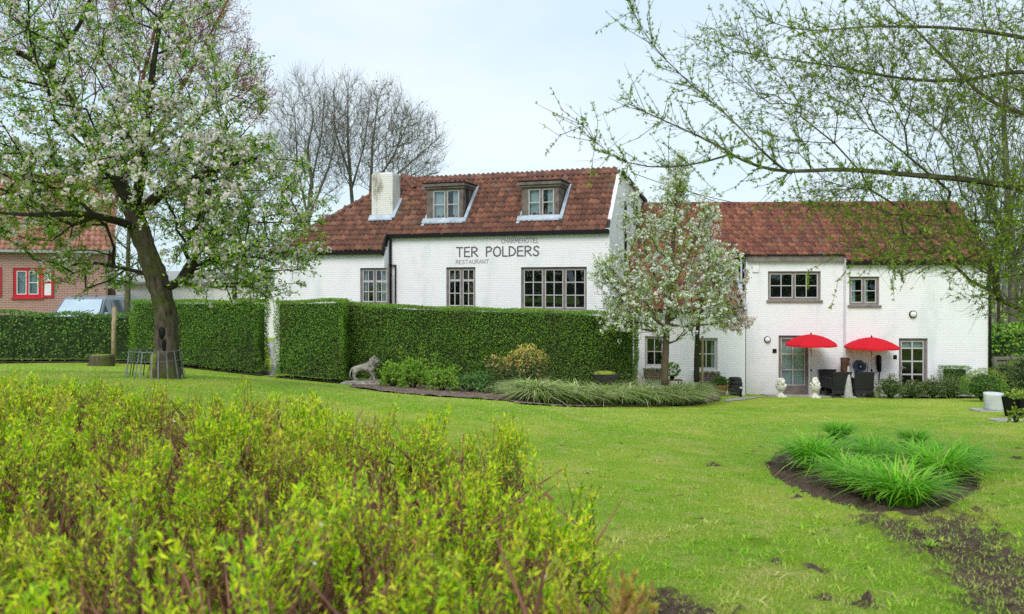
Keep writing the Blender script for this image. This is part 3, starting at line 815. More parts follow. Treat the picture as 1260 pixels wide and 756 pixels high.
# eaves boards and pipes
g = MB()
g.box((uP-.03,-.17,EZ-.16),(.0,-.002,EZ-.055)); g.bar((uP-.03,-.12,EZ-.05),(.0,-.12,EZ-.05),.09,.05)
g.box((corner[0],WV-.19,zE2-.25),(uP-.03,WV-.002,zE2-.13)); g.bar((uP-.035,WV-.1,zE2-.25),(uP-.035,-.12,EZ-.06),.07,.2)
g.build('gutter', M['black'], hotel)
d = MB(); d.tube([(uP+.045,-.06,EZ-.2),(uP+.045,-.06,z0+.4)], .042, 8); d.build('downpipe', M['black'], hotel)
d = MB(); a = H.atu(768, 248); c = H.atu(768, 334); d.tube([(.055,a[1],a[2]),(.055,c[1],c[2])], .04, 8); d.build('downpipe', M['black'], hotel)
v = MB(); v.bar((.05,RV+.1,RZ+.02),(.05,VB+.05,ZB+.02),.10,.13); v.build('verge_board', M['black'], hotel)
v = MB(); v.box((-1.0,VB-1.5,ZB-.3),(-.45,VB-.9,ZB+.62)); v.box((-1.05,VB-1.55,ZB+.62),(-.40,VB-.85,ZB+.74)); v.build('brick_chimney', M['brown_brick'], hotel)
# flashing where the low roof of the link leans on the gable
fl = MB(); a = H.atu(794, 252); c = H.atu(765, 388); fl.bar((.02,a[1],a[2]),(.02,c[1],c[2]),.03,.22); fl.build('flashing', M['lead'], hotel)
gw = MB(); a = H.atu(779, 258); c = H.atu(784, 278); gw.box((.001,a[1],c[2]),(.03,c[1],a[2])); gwo = gw.build('window', M['wood_grey'], hotel)
gw = MB(); gw.box((.031,a[1]+.1,c[2]+.06),(.036,c[1]-.1,a[2]-.06)); gw.build('pane', M['black'], gwo)
# windows
window(hotel, *hw1, 0, [(1,2,3,[.30,.35,.35],1),(1,2,3,[.30,.35,.35],1)], curtain=('curtain_brown',(0,1,.66,1),(.75,1,0,.66)), fw=.07)
window(hotel, *hw2, 0, [(1,2,3),(1,2,3),(1,2,3)], fw=.07)
window(hotel, *hw3, WV, [(1,2,3,[.36,.32,.32],1),(1,2,3,[.36,.32,.32],1)], curtain=('curtain',(0,.12,0,1),(.5,.62,0,.6)))
# chimney
c0 = H.on(457, 271, 0, EZ, SL); c1 = H.on(484, 268, 0, EZ, SL)
ch = MB(); cu0, cu1, cv = c0[0], c1[0], c0[1]
ct = H.at(470, 214, cv)[2]
ch.bbox((cu0,cv,c0[2]-.5),(cu1,cv+.62,ct),.02); ch.bbox((cu0+.05,cv+.05,ct),(cu1-.05,cv+.57,ct+.05),.01)
cho = ch.build('chimney', M['chimney'], hotel)
cf = MB(); cf.prism([(cu0-.05,cv-.012,c0[2]-.02),(cu1+.05,cv-.012,c0[2]-.02),(cu1+.05,cv-.012,c0[2]+.13),(cu0-.05,cv-.012,c0[2]+.13)],(0,-.012,0))
cf.prism([(cu0-.05,cv-.15,c0[2]-.03),(cu1+.05,cv-.15,c0[2]-.03),(cu1+.05,cv-.025,c0[2]+.13),(cu0-.05,cv-.025,c0[2]+.13)],(0,0,.05))
cf.bar((cu1+.06,cv-.1,c0[2]+.03),(cu1+.06,cv+.55,c0[2]+.78),.14,.10); cf.build('flashing', M['lead'], cho)
c2 = H.on(397, 283, 0, EZ, SL)
ch = MB(); t2 = H.at(397, 264, c2[1]+1.4)[2]; q = H.at(392, 272, c2[1]+1.4); q2 = H.at(405, 272, c2[1]+1.4)
ch.bbox((q[0],c2[1]+1.4,c2[2]-.5),(q2[0],c2[1]+1.9,t2),.02); ch.build('small_chimney', M['stone_grey'], hotel)
# dormers
def dormer(x0, x1, yt, ybot, xr0, xr1, w):
    v0 = 0.30
    a = H.at(x0, ybot, v0); c = H.at(x1, ybot, v0); zt = H.at((x0+x1)/2, yt, v0)[2]
    zb = EZ + SL*v0 + .02
    u0, u1 = a[0], c[0]
    back = (zt-.1-EZ)/SL
    body = MB()
    wz0, wz1 = zb+.10, zt-.25
    wx0, wx1 = H.at(w[0], 260, v0)[0], H.at(w[1], 260, v0)[0]
    wall_holes(body, u0, u1, zb-.05, zt-.16, v0, .06, [(wx0, wx1, wz0, wz1)])
    for u_, s_ in ((u0+.002, 1), (u1-.062, 1)):
        body.prism([(u_,v0+.061,zb-.05),(u_,v0+.061,zt-.16),(u_,back,zt-.16)], (.06,0,0))
    o = body.build('dormer', M['wood_dormer'], hotel)
    rf = MB(); rf.bbox((u0-.09,v0-.12,zt-.16),(u1+.09,back+.2,zt-.05),.02); rf.bbox((u0-.05,v0-.07,zt-.235),(u1+.05,back+.05,zt-.161),.012); rf.build('dormer_roof', M['wood_dormer'], o)
    rt = MB(); rt.bbox((u0-.11,v0-.14,zt-.049),(u1+.11,back+.25,zt-.015),.01); rt.build('roof_felt', M['black'], o)
    window(o, wx0, wx1, wz0, wz1, v0-.05, [(1,1,2),(1,1,2)], rec=.06, fw=.045, curtain=('curtain',(0,.42,0,1),(.72,1,0,1)), sill=False)
    f = MB()
    f.prism([(u0-.14,v0-.13,zb-.03),(u1+.14,v0-.13,zb-.03),(u1+.14,v0-.004,zb+.11),(u0-.14,v0-.004,zb+.11)], (0,0,.05))
    f.bar((u1+.10,v0-.16,zb-.04),(u1+.10,back-.05,zt-.2+.10),.11,.14); f.bar((u0-.09,v0-.16,zb-.12),(u0-.09,back-.05,zt-.2+.03),.10,.06)
    f.build('flashing', M['lead'], o)
dormer(525, 570, 224, 279, 571, 587, (531.5, 566))
dormer(642, 688, 221.5, 276, 690, 706, (648.5, 683))

# lettering, one stroke after the other, painted on the wall
GL = {'T': (.9,[[(0,1),(.9,.97)],[(.45,1),(.47,0)]]), 'E': (.75,[[(.72,1),(.05,.97),(.02,.03),(.75,0)],[(.03,.52),(.65,.54)]]),
 'R': (.85,[[(.05,0),(.05,1)],[(.03,.98),(.5,1),(.78,.82),(.7,.6),(.08,.45)],[(.3,.5),(.85,0)]]), 'P': (.75,[[(.05,0),(.07,1)],[(.03,.97),(.5,1),(.74,.8),(.62,.57),(.1,.45)]]),
 'O': (1.0,[[(.55,1),(.2,.88),(.02,.5),(.15,.12),(.5,0),(.85,.12),(.98,.5),(.85,.88),(.5,1)]]), 'L': (.65,[[(.05,1),(.05,.02),(.65,0)]]),
 'D': (.9,[[(.07,1),(.05,0)],[(.03,1),(.45,.93),(.8,.68),(.86,.4),(.6,.12),(.03,.01)]]), 'S': (.8,[[(.75,.85),(.5,1),(.2,.9),(.12,.7),(.35,.55),(.65,.42),(.72,.2),(.5,.02),(.2,.03),(.02,.18)]]),
 'C': (.8,[[(.8,.88),(.5,1),(.18,.85),(.03,.5),(.15,.15),(.45,0),(.8,.12)]]), 'H': (.85,[[(.05,1),(.05,0)],[(.8,1),(.8,0)],[(.05,.52),(.8,.52)]]),
 'A': (.9,[[(0,0),(.45,1),(.9,0)],[(.15,.35),(.75,.37)]]), 'M': (1.05,[[(.0,0),(.15,1),(.52,.3),(.88,1),(1.05,0)]]), 'U': (.85,[[(.05,1),(.08,.3),(.3,.02),(.6,.03),(.78,.3),(.8,1)]]), 'N': (.85,[[(.05,0),(.07,1),(.76,.02),(.8,1)]])}
def lettering(text, x0, x1, yt0, yt1, yb0, yb1, stroke, mat):
    a0, a1, b0, b1 = H.at(x0, yt0), H.at(x1, yt1), H.at(x0, yb0), H.at(x1, yb1)
    gap = .22; tot = sum((GL[c][0] if c != ' ' else .7) + gap for c in text) - gap
    mb = MB(); x = 0; k = 0
    def pt(s, t):
        top = a0 + (a1-a0)*s; bot = b0 + (b1-b0)*s; q = bot + (top-bot)*t; return np.array((q[0], 0, q[2]))
    for ch_ in text:
        if ch_ == ' ': x += .7 + gap; mb.build('lettering', M[mat], hotel); mb = MB(); continue
        w, st = GL[ch_]
        for pl in st:
            q = [pt((x+px_)/tot, py_) for px_, py_ in pl]
            for i, (p_, r_) in enumerate(zip(q[:-1], q[1:])):
                d_ = (r_-p_)/np.linalg.norm(r_-p_); n_ = np.array((-d_[2], 0, d_[0]))*stroke/2; e_ = d_*stroke*.35; v_ = -.0035 - .0004*(k % 7); k += 1
                A = [p_-e_+n_, p_-e_-n_, r_+e_-n_, r_+e_+n_]
                mb.prism([(t_[0], v_, t_[2]) for t_ in A], (0, -v_-.0005, 0))
        x += w + gap
    return mb.build('lettering', M[mat], hotel)
lettering('CHARMEHOTEL', 617, 662.5, 294.2, 293.2, 299.6, 298.8, .022, 'letter_thin')
lettering('TER POLDERS', 561.5, 663.5, 304.8, 303.0, 316.2, 314.9, .052, 'letter')
lettering('RESTAURANT', 561.0, 601.5, 320.3, 319.4, 325.2, 324.4, .022, 'letter_thin')

# ---- right-hand wing ------------------------------------------------------
A = Frame(.288*29.0, 29.0, -math.atan(0.05))
annex = thing('guest_wing', 'long white painted guest wing with red tiled roof and two glazed doors beside the parasols', 'building', (A.O[0], A.O[1], 0), A.yaw)
za = A.at(960, 311)[2]; SA = 0.84; secA = math.sqrt(1+SA*SA); esA = np.array((0,1,SA))/secA
uM = A.at(1037.5, 400)[0]; RVo = -0.27; uR = A.at(1215.5, 400, RVo)[0]
rv = A.on(1000, 252, 0, za, SA)[1]; rz_ = za + SA*rv
zg = -0.6
dA1 = rect(A, 958, 995, 413, 487); aw1 = rect(A, 945, 1010, 334, 369.5)
dA2 = rect(A, 1106, 1141.5, 416.5, 488, RVo); aw2 = rect(A, 1045, 1082, 340.5, 375.5, RVo)
uLk = A.at(764, 430, -2.2)[0]
wb = MB()
wall_holes(wb, 0.0, uM, zg, za+.02, 0, .28, [dA1, aw1])
wall_holes(wb, uM, uR, zg, za+SA*RVo+.02, RVo, .28, [dA2, aw2])
wb.prism([(uR-.28,RVo+.281,zg),(uR-.28,2*rv,zg),(uR-.28,2*rv,za),(uR-.28,rv,rz_-.02),(uR-.28,RVo+.281,za+SA*(RVo+.281)-.02)], (.28,0,0))
wb.box((uM-.1,RVo+.281,zg),(uM+.15,-.001,za-.2))
wb.box((-6.0,2*rv-.25,zg),(uR-.281,2*rv,za-.05))
LV = -2.2; lw1 = rect(A, 793.5, 818, 414, 452, LV); lw2 = rect(A, 856, 883, 416, 456, LV); zl = za + SA*LV
uLr = A.at(917, 430, LV)[0]
wall_holes(wb, uLk, uLr, zg, zl-.02, LV, .28, [lw1, lw2])
wb.prism([(uLr-.25,LV+.281,zg),(uLr-.25,1.0,zg),(uLr-.25,1.0,za+SA-.1),(uLr-.25,LV+.281,zl+SA*.281-.05)], (.25,0,0))
wb.build('wall', M['white_wall'], annex)
uRl = A.on(800, 256, 0, za, SA)[0] - 1.2
parts = [tile_field((uRl,.0,za+.03), (1,0,0), esA, uR-uRl+.1, rv*secA, lambda a, b: np.ones(a.shape, bool)),
         tile_field((uM,RVo-.14,za+SA*(RVo-.14)+.03), (1,0,0), esA, uR-uM+.1, (.14-RVo)*secA, lambda a, b: np.ones(a.shape, bool)),
         tile_field((-.25,-.17,za+SA*(-.17)+.032), (1,0,0), esA, uM+.25, .17*secA, lambda a, b: np.ones(a.shape, bool), ex=.2)]
lo = np.array((uLk-1.4, LV-.22, za+SA*(LV-.22)+.03))
def gable_in(a, b):
    """keeps the link's tiles to the right of the restaurant's gable"""
    u = lo[0] + a; v_ = lo[1] + b*esA[1]
    w = A.O[0] + u*A.u[0] + v_*A.v[0], A.O[1] + u*A.u[1] + v_*A.v[1]
    return ((w[0]-H.O[0])*H.u[0] + (w[1]-H.O[1])*H.u[1] > 0.06) & (u < uLr-.05)
parts.append(tile_field(lo, (1,0,0), esA, uLr-lo[0]+.1, (.22-LV)*secA, gable_in))
V, F = join(parts)
aroof = big('roof', V, F, M['tile_annex'], annex, True)
dk = MB()
dk.prism([(uRl+.1,-.12,za-SA*.12),(uR+.06,-.12,za-SA*.12),(uR+.06,rv,rz_-.01),(uRl+.1,rv,rz_-.01)], (0,0,-.05))
dk.prism([(uM+.01,RVo-.12,za+SA*(RVo-.12)),(uR+.05,RVo-.12,za+SA*(RVo-.12)),(uR+.05,-.121,za-SA*.121),(uM+.01,-.121,za-SA*.121)], (0,0,-.05))
dk.prism([(uRl,rv+.01,rz_-.02),(uR+.06,rv+.01,rz_-.02),(uR+.06,2*rv+.2,za-.2),(uRl,2*rv+.2,za-.2)], (0,0,-.05))
aG = [A.on(766, 392, 0, za, SA)]
dk.prism([(uLk+.05,LV-.2,za+SA*(LV-.2)),(uLr-.03,LV-.2,za+SA*(LV-.2)),(uLr-.03,-.13,za-SA*.13),(uLk+.75,-.13,za-SA*.13)], (0,0,-.05))
dk.build('roof_deck', M['deck'], aroof)
V, F = ridge_caps((uRl,rv,rz_+.05),(uR+.1,rv,rz_+.05)); big('ridge_tiles', V, F, M['tile_annex'], aroof, True)
g = MB(); g.box((0.02,-.14,za-.32),(uM+.02,-.002,za-.115)); g.build('fascia_board', M['wood_grey'], annex)
g = MB(); g.box((-.15,-.20,za-.113),(uM-.02,-.02,za-.06)); g.box((uM,RVo-.18,za+SA*RVo-.23),(uR+.05,RVo-.002,za+SA*RVo-.12)); g.build('gutter', M['black'], annex)
g = MB(); g.tube([(uR+.05,RVo-.05,za+SA*RVo-.2),(uR+.05,RVo-.05,zg+.3)], .045, 8); g.build('downpipe', M['black'], annex)
g = MB(); g.box((uLr-.04,-.45,za-.42),(uLr+.05,-.01,za-.3)); g.tube([(uLr+.36,-.06,za-.3),(uLr+.36,-.06,.05)], .035, 8); g.build('downpipe', M['lead'], annex)
g = MB(); g.bar((uLr-.02,LV-.2,za+SA*(LV-.2)+.03),(uLr-.02,-.05,za-SA*.05+.03),.10,.07); g.build('flashing', M['lead'], annex)
g = MB(); g.box((uLk,LV-.16,zl-.2),(uLr,LV-.002,zl-.11)); g.build('eaves_board', M['black'], annex)
g = MB(); e_ = rect(A, 925.5, 933.5, 327, 335); g.bbox((e_[0],-.05,e_[2]),(e_[1],-.001,e_[3]),.01); g.build('vent_box', M['white_paint'], annex)
for r_, vv in ((rect(A, 950.5, 955.5, 429.5, 434.5), 0), (rect(A, 1099, 1103.5, 437, 442, RVo), RVo)):
    g = MB(); g.bbox((r_[0],vv-.02,r_[2]),(r_[1],vv-.001,r_[3]),.004); g.build('number_plate', M['black'], annex)
window(annex, *aw1, 0, [(1,2,2),(1,2,2)], fw=.075)
window(annex, *aw2, RVo, [(1,1,2),(1,1,2)], fw=.075, curtain=('curtain',(0,.22,0,1),(.55,.7,.0,1)))
window(annex, *dA1, 0, [(1,2,3)], fw=.10, curtain=('curtain',(0,1,0,1)), sill=False, name='door', bars=.05, bottom=.25, handle=True)
window(annex, *dA2, RVo, [(1,2,4,[.55,1,1,1])], fw=.10, curtain=('curtain',(0,1,.86,1)), sill=False, name='door', bars=.05, bottom=.2, handle=True)
window(annex, *lw1, LV, [(1,2,2)], fw=.055, fmat='bar_pale')
window(annex, *lw2, LV, [(1,2,2)], fw=.055, fmat='bar_pale', curtain=('curtain',(.8,1,0,1)))
for (px, py, r_, vv, lab) in ((944, 418, .115, 0, 'round white wall lamp left of the door with pale curtains'), (1123, 387, .13, RVo, 'round wall lamp high above the right-hand glazed door')):
    p = A.at(px, py, vv); w = A.world(p)
    L = thing('wall_lamp', lab, 'wall lamp', w, A.yaw, 'round lamps on the white wall')
    b = MB(); n = 20
    def ring_(rr, dv): return [(rr*math.cos(2*PI*k/n), dv, rr*math.sin(2*PI*k/n)) for k in range(n)]
    b.prism(ring_(r_, -.002), (0,-.05,0)); b.build('base', M['black'], L)
    b = MB(); V = []
    for rr, dv in ((r_*.8,-.053),(r_*.76,-.085),(r_*.55,-.115),(r_*.25,-.13)): V += ring_(rr, dv)
    b.add(V, [(i*n+(k+1)%n, i*n+k, (i+1)*n+k, (i+1)*n+(k+1)%n) for i in range(3) for k in range(n)] + [tuple(range(4*n-1, 3*n-1, -1))], True); b.build('glass_dome', M['lamp_glass'], L)
# ivy-clad chimney that shows behind the pear tree
ic = thing('brick_chimney', 'tall dark brick chimney rising from the ridge behind the blossoming pear tree', 'chimney', A.world((A.on(838, 256, 0, za, SA)[0], rv+.6, rz_-.6)), A.yaw)
g = MB(); g.bbox((-.19,-.25,0),(.19,.25,1.55),.02); g.build('stack', M['brown_brick'], ic)
g = MB(); g.bbox((-.24,-.30,1.5501),(.24,.30,1.66),.02); g.build('cap', M['brown_brick'], ic)

# paving round the doors and a few stepping stones
pv = MB()
q = [A.world((uM-2.9,-1.15,0)), A.world((uR+.3,-1.15,0)), A.world((uR+.3,RVo-.01,0)), A.world((uM-2.9,-.01,0))]
pv.prism([(a_[0],a_[1],float(gz(a_[0],a_[1]))+.02) for a_ in q], (0,0,-.12)); tag(pv.build('terrace', M['paving'], None), kind='structure')

# ---- brick house on the left ------------------------------------------------
B = Frame(-18.0, 36.0, R(23.5))
house = thing('brick_house', 'brown brick house with red framed windows behind the low hedge', 'house', (-18.0, 36.0, 0), B.yaw)
bl, br = B.at(-140, 330)[0], B.at(130, 330)[0]; bz = B.at(60, 303)[2]
bw1 = rect(B, 16, 51, 330, 366); bw2 = rect(B, -50, -14, 329, 365)
wb = MB(); wall_holes(wb, bl, br, .5, bz, 0, .28, [bw1, bw2]); wb.box((br-.28,.281,.5),(br,7,bz)); wb.box((bl,.281,.5),(bl+.28,7,bz)); wb.box((bl+.281,6.72,.5),(br-.281,7,bz))
wb.prism([(br-.28,0.001,bz+.001),(br-.28,7,bz+.001),(br-.28,3.5,bz+3.4)], (.279,0,0))
wb.build('wall', M['house_brick'], house)
esB = np.array((0,1,.97))/math.sqrt(1+.97**2)
V, F = tile_field((bl-.1,-.25,bz-.2), (1,0,0), esB, br-bl+.3, 3.75*math.sqrt(1+.97**2), lambda a, b: np.ones(a.shape, bool), tw=.24, ex=.33)
ro = big('roof', V, F, M['tile_pink'], house, True)
dk = MB(); dk.prism([(bl-.05,-.2,bz-.18),(br+.12,-.2,bz-.18),(br+.12,3.5,bz+3.41),(bl-.05,3.5,bz+3.41)], (0,0,-.06)); dk.prism([(bl-.05,3.51,bz+3.41),(br+.12,3.51,bz+3.41),(br+.12,7.2,bz-.18),(bl-.05,7.2,bz-.18)], (0,0,-.06)); dk.build('roof_deck', M['tile_pink'], ro)
g = MB(); g.box((bl-.1,-.33,bz-.30),(br+.12,-.21,bz-.19)); g.build('gutter', M['metal_grey'], house)
for r_ in (bw1, bw2):
    window(house, *r_, 0, [(1,1,1),(1,1,2)], fw=.12, fmat='red_paint', bmat='white_paint', curtain=('curtain',(0,1,0,1)), rec=.04)
    sx = r_[1]+.04
    s_ = MB(); W_ = B.at(66, 340)[0]-B.at(52.5, 340)[0]
    s_.box((sx,-.05,r_[2]-.02),(sx+W_,-.002,r_[3]+.02)); so_ = s_.build('shutter', M['red_paint'], house)
    t_ = MB(); zm = (r_[2]+r_[3])/2
    for a_, c_ in ((r_[2]+.08, zm-.04), (zm+.04, r_[3]-.08)): t_.bbox((sx+.08,-.065,a_),(sx+W_-.08,-.051,c_),.006)
    t_.build('shutter_panel', M['white_paint'], so_)

# ---- white outbuilding that shows under the apple tree -------------------------
Wf = Frame(-12.0, 44.0, 0.0)
wh = thing('white_outbuilding', 'low white outbuilding with a grey roof far behind the apple tree trunk', 'building', (-12.0, 44.0, 0))
a_, c_ = Wf.at(140, 345)[0], Wf.at(392, 345)[0]; zt = Wf.at(250, 349)[2]
g = MB(); g.box((a_,0,.3),(c_,6,zt)); g.prism([(a_,.001,zt),(a_,6,zt),(a_,3,zt+.55)],(.25,0,0)); g.build('wall', M['white_wall'], wh)
g = MB(); g.prism([(a_-.2,-.25,zt-.05),(c_+.2,-.25,zt-.05),(c_+.2,3,zt+.6),(a_-.2,3,zt+.6)],(0,0,.12)); g.prism([(a_-.2,3.001,zt+.6),(c_+.2,3.001,zt+.6),(c_+.2,6.2,zt),(a_-.2,6.2,zt)],(0,0,.12)); g.build('roof', M['stone_grey'], wh)
for k in range(2):
    x = a_ + 2.2 + k*4.4; g = MB(); g.box((x,-.03,zt-1.9),(x+1.0,-.001,zt-.8)); w_ = g.build('window', M['wood_grey'], wh); g = MB(); g.box((x+.08,-.036,zt-1.82),(x+.92,-.031,zt-.88)); g.build('pane', M['black'], w_)
# ------------------------------------------------------------------ clipped hedges
M['hedge_leaf'] = leafy('hedge_leaf', [(0,(0.09,0.21,0.018)),(.5,(0.165,0.34,0.03)),(.85,(0.25,0.44,0.045)),(1,(0.33,0.48,0.08))], [(0,(0.13,0.12,0.035)),(.6,(0.18,0.19,0.05)),(1,(0.13,0.25,0.035))], 0.9, .2, .2)
M['hedge_leaf_light'] = leafy('light_hedge_leaf', [(0,(0.08,0.19,0.016)),(.5,(0.155,0.32,0.026)),(.85,(0.23,0.41,0.04)),(1,(0.31,0.46,0.07))], [(0,(0.08,0.09,0.025)),(1,(0.09,0.18,0.025))], 0.7, .1, .2)
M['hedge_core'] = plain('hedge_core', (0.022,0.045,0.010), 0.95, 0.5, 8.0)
M['low_hedge_leaf'] = leafy('low_hedge_leaf', [(0,(0.06,0.14,0.02)),(.5,(0.11,0.23,0.03)),(.9,(0.19,0.32,0.06)),(1,(0.32,0.42,0.14))], None, transl=.2)

def hedge(name, label, poly, ztops, leafmat, dens=1200, size=.042, wob=.05, group=None, gaps=0.0, base=0.12):
    """poly: corners counter-clockwise seen from above; ztops: height of the top at each corner"""
    n = len(poly); poly = [np.array(p[:2]) for p in poly]; c = sum(poly)/n
    t = thing(name, label, 'hedge', (c[0], c[1], float(gz(c[0], c[1]))), 0, group)
    O_ = np.array(t.location)
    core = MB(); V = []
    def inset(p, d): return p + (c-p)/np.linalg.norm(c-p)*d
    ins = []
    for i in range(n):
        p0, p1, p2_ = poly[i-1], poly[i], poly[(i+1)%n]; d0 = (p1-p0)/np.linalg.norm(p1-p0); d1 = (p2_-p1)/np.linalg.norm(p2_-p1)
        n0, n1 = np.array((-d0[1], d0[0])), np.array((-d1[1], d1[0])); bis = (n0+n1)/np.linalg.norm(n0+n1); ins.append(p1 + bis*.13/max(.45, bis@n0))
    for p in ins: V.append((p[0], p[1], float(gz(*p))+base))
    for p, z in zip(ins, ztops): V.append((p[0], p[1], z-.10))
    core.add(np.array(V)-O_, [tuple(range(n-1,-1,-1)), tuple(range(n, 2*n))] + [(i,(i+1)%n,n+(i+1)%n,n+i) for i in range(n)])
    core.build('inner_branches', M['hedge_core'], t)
    parts = []
    for i in range(n):
        p, q = poly[i], poly[(i+1)%n]; L = np.linalg.norm(q-p); nrm = np.array((q[1]-p[1], p[0]-q[0]))/L
        zt0, zt1 = ztops[i], ztops[(i+1)%n]; zb = float(gz(*p)); m = int(L*max(zt0-zb, .5)*dens)
        s_ = rng.uniform(0, 1, m); x = p[0]+(q[0]-p[0])*s_; y = p[1]+(q[1]-p[1])*s_; b_ = gz(x, y)+base*.6; zt = zt0+(zt1-zt0)*s_
        z = b_ + (zt-b_)*rng.uniform(0, 1, m)**.95
        w = wob*(np.sin(x*2.3+z*1.7)+np.sin(x*5.1-z*3.3+1)+np.sin(y*4+z*6))*.4
        dep = rng.uniform(-.11, .03, m) + w
        if gaps:
            k = (np.sin(x*3.1+z*4.2)+np.sin(x*7.7-z*6.1+2)+np.sin(x*15+z*11)) > -1.2
            dep = np.where(k, dep, dep-.12)
        Pn = np.stack([x+nrm[0]*dep, y+nrm[1]*dep, z], 1); N = unit(np.r_[nrm, .25] + rng.normal(size=(m,3))*.55)
        parts.append(quads(Pn, unit(np.cross(N, rdir(m)) + np.r_[nrm*.6, .15]), N, size*rng.uniform(.6,1.3,m), size*.62))
    A_ = 0.5*abs(sum(poly[i][0]*poly[(i+1)%n][1]-poly[(i+1)%n][0]*poly[i][1] for i in range(n))); m = int(A_*dens*1.2)
    lo_, hi_ = np.min(poly, 0), np.max(poly, 0); q = rng.uniform(lo_, hi_, (m*4, 2)); q = q[in_poly(q[:,0], q[:,1], poly)][:m]
    W_ = 1/(np.stack([np.hypot(q[:,0]-p[0], q[:,1]-p[1]) for p in poly], 1)+.05)**2; zt = (W_*np.array(ztops)).sum(1)/W_.sum(1)
    Pn = np.c_[q, zt + rng.uniform(-.07, .02, len(q)) + wob*.5*np.sin(q[:,0]*3+q[:,1])]
    N = unit(np.array((0,0,1.)) + rng.normal(size=Pn.shape)*.5)
    parts.append(quads(Pn, unit(np.cross(N, rdir(len(q))) + np.array((0,0,.5))), N, size*rng.uniform(.6,1.3,len(q)), size*.62))
    V, F = join(parts); big('foliage', V-O_, F, M[leafmat], t)
    return t
def top(px, py, p): return CZ - (py-HY)/FPX*p[1]
def off(p, d, back): return np.array((p[0]+d[0]*back, p[1]+d[1]*back))
# low loose hedge on the left
a = gpx(-90, 27.6); b = gpx(170, 26.6)
hedge('low_hedge', 'low loose dark hedge with gaps in front of the brick house', [a, b, off(b,(-.1,1),1.0), off(a,(-.1,1),1.0)], [top(0,384,a), top(0,389,b), top(0,389,b), top(0,384,a)], 'low_hedge_leaf', 260, .085, .10, gaps=1)
# two clipped blocks and the long one
a = gpx(160, 26.0); b = gpx(317, 24.6); b2 = gpx(331.5, 25.9); a2 = gpx(171, 27.2)
hedge('clipped_hedge', 'tall clipped hedge behind the apple tree trunk, left of the narrow white gap', [a, b, b2, a2], [top(0,371,a), top(0,371,b), top(0,371,b), top(0,371,a)], 'hedge_leaf_light', 1250)
a = gpx(337.5, 24.4); b = gpx(421, 23.4); b2 = gpx(430.5, 24.6); a2 = gpx(352, 25.6)
hedge('clipped_hedge', 'short clipped hedge block right of the narrow white gap', [a, b, b2, a2], [top(0,371,a), top(0,370.5,b), top(0,370.5,b)+.02, top(0,371,a)], 'hedge_leaf', 1250)
a = gpx(414, 24.45); b = gpx(498, 23.7); c = gpx(600, 23.6); d = gpx(700, 23.8); e = gpx(784, 24.3)
hedge('clipped_hedge', 'long clipped hedge below the restaurant windows with browned patches', [a, b, c, d, e, e+(.15,1,0), d+(.1,1.1,0), c+(.05,1.2,0), b+(0,1.2,0), a+(.1,1.2,0)],
      [top(0,371.5,a), top(0,378,b), top(0,381,c), top(0,384,d), top(0,389,e), top(0,389,e), top(0,384,d), top(0,381,c), top(0,378,b), top(0,371.5,a)], 'hedge_leaf', 1250)

# ------------------------------------------------------------------ loose foreground hedge
M['sprig_leaf'] = leafy('spring_hedge_leaf', [(0,(0.14,0.36,0.012)),(.3,(0.36,0.64,0.016)),(.65,(0.64,0.82,0.02)),(.9,(0.84,0.86,0.03)),(1,(0.50,0.24,0.10))],
    [(0,(0.38,0.20,0.10)),(.4,(0.46,0.30,0.10)),(1,(0.62,0.56,0.05))], 1.5, .2, .36, .5)
HP = [(-9.5,10.6),(-7.0,9.8),(-5.0,9.0),(-3.3,8.5),(-1.95,7.75),(-1.0,6.75),(-.2,5.8),(.12,5.3),(.30,4.75),(.44,4.3),(.50,3.6),(.50,2.2),(-5.5,1.6),(-9.5,4)]
fh = thing('loose_hedge', 'loose unclipped foreground hedge with yellow-green shoots and brown twigs', 'hedge', (-2.5, 5.5, float(gz(-2.5, 5.5))))
FO = np.array(fh.location)
def htop(x, y):
    """top of the foreground hedge, lower towards its right-hand end"""
    base = 2.60 + .19*np.clip((9.3-y)/3.6, 0, 1) - np.clip((x+.15)/.85, 0, 1)**1.6*.15
    return base + .05*np.sin(x*2.1+y*1.3) + .05*np.sin(x*4.3-y*2.7+1) + .035*np.sin(x*9+y*7)
nc = 2500; cc = rng.uniform((-9.5,1.6), (.8,10.6), (nc, 2)); cc = cc[in_poly(cc[:,0], cc[:,1], HP)]; cc = cc[np.abs(cc[:,0]) < .63*cc[:,1] + 1.3]
wav = np.sin(cc[:,0]*2.9+cc[:,1]*1.1)+np.sin(cc[:,0]*1.3-cc[:,1]*3.4+2)+np.sin(cc[:,0]*6.1+cc[:,1]*4.7)
ck = rng.uniform(size=len(cc)) < np.where(wav < -1.1, .22, 1.0); cc = cc[ck]
cd = rng.normal(0, .085, len(cc)); cl_ = rng.normal(0, .20, (len(cc), 2)); cbare = rng.uniform(size=len(cc)) < .15 + .50*(np.sin(cc[:,0]*1.9+cc[:,1]*.9+.5)+np.sin(cc[:,0]*3.3-cc[:,1]*2.2) > .7)
ci = np.repeat(np.arange(len(cc)), 9); q = cc[ci] + rng.normal(0, .045, (len(ci), 2)); ki = in_poly(q[:,0], q[:,1], HP); q = q[ki]; ci = ci[ki]
n = len(q); zg_ = gz(q[:,0], q[:,1]); zt_ = htop(q[:,0], q[:,1]) + cd[ci] + rng.normal(0, .035, n)
lean = cl_[ci]*.6 + rng.normal(0, .06, (n, 2))
A_ = np.c_[q - lean*.8, zg_ + (zt_-zg_)*rng.uniform(.1, .55, n)]; B_ = np.c_[q + lean*.15, zt_]
mid = (A_+B_)/2 + rng.normal(0, .02, (n,3))
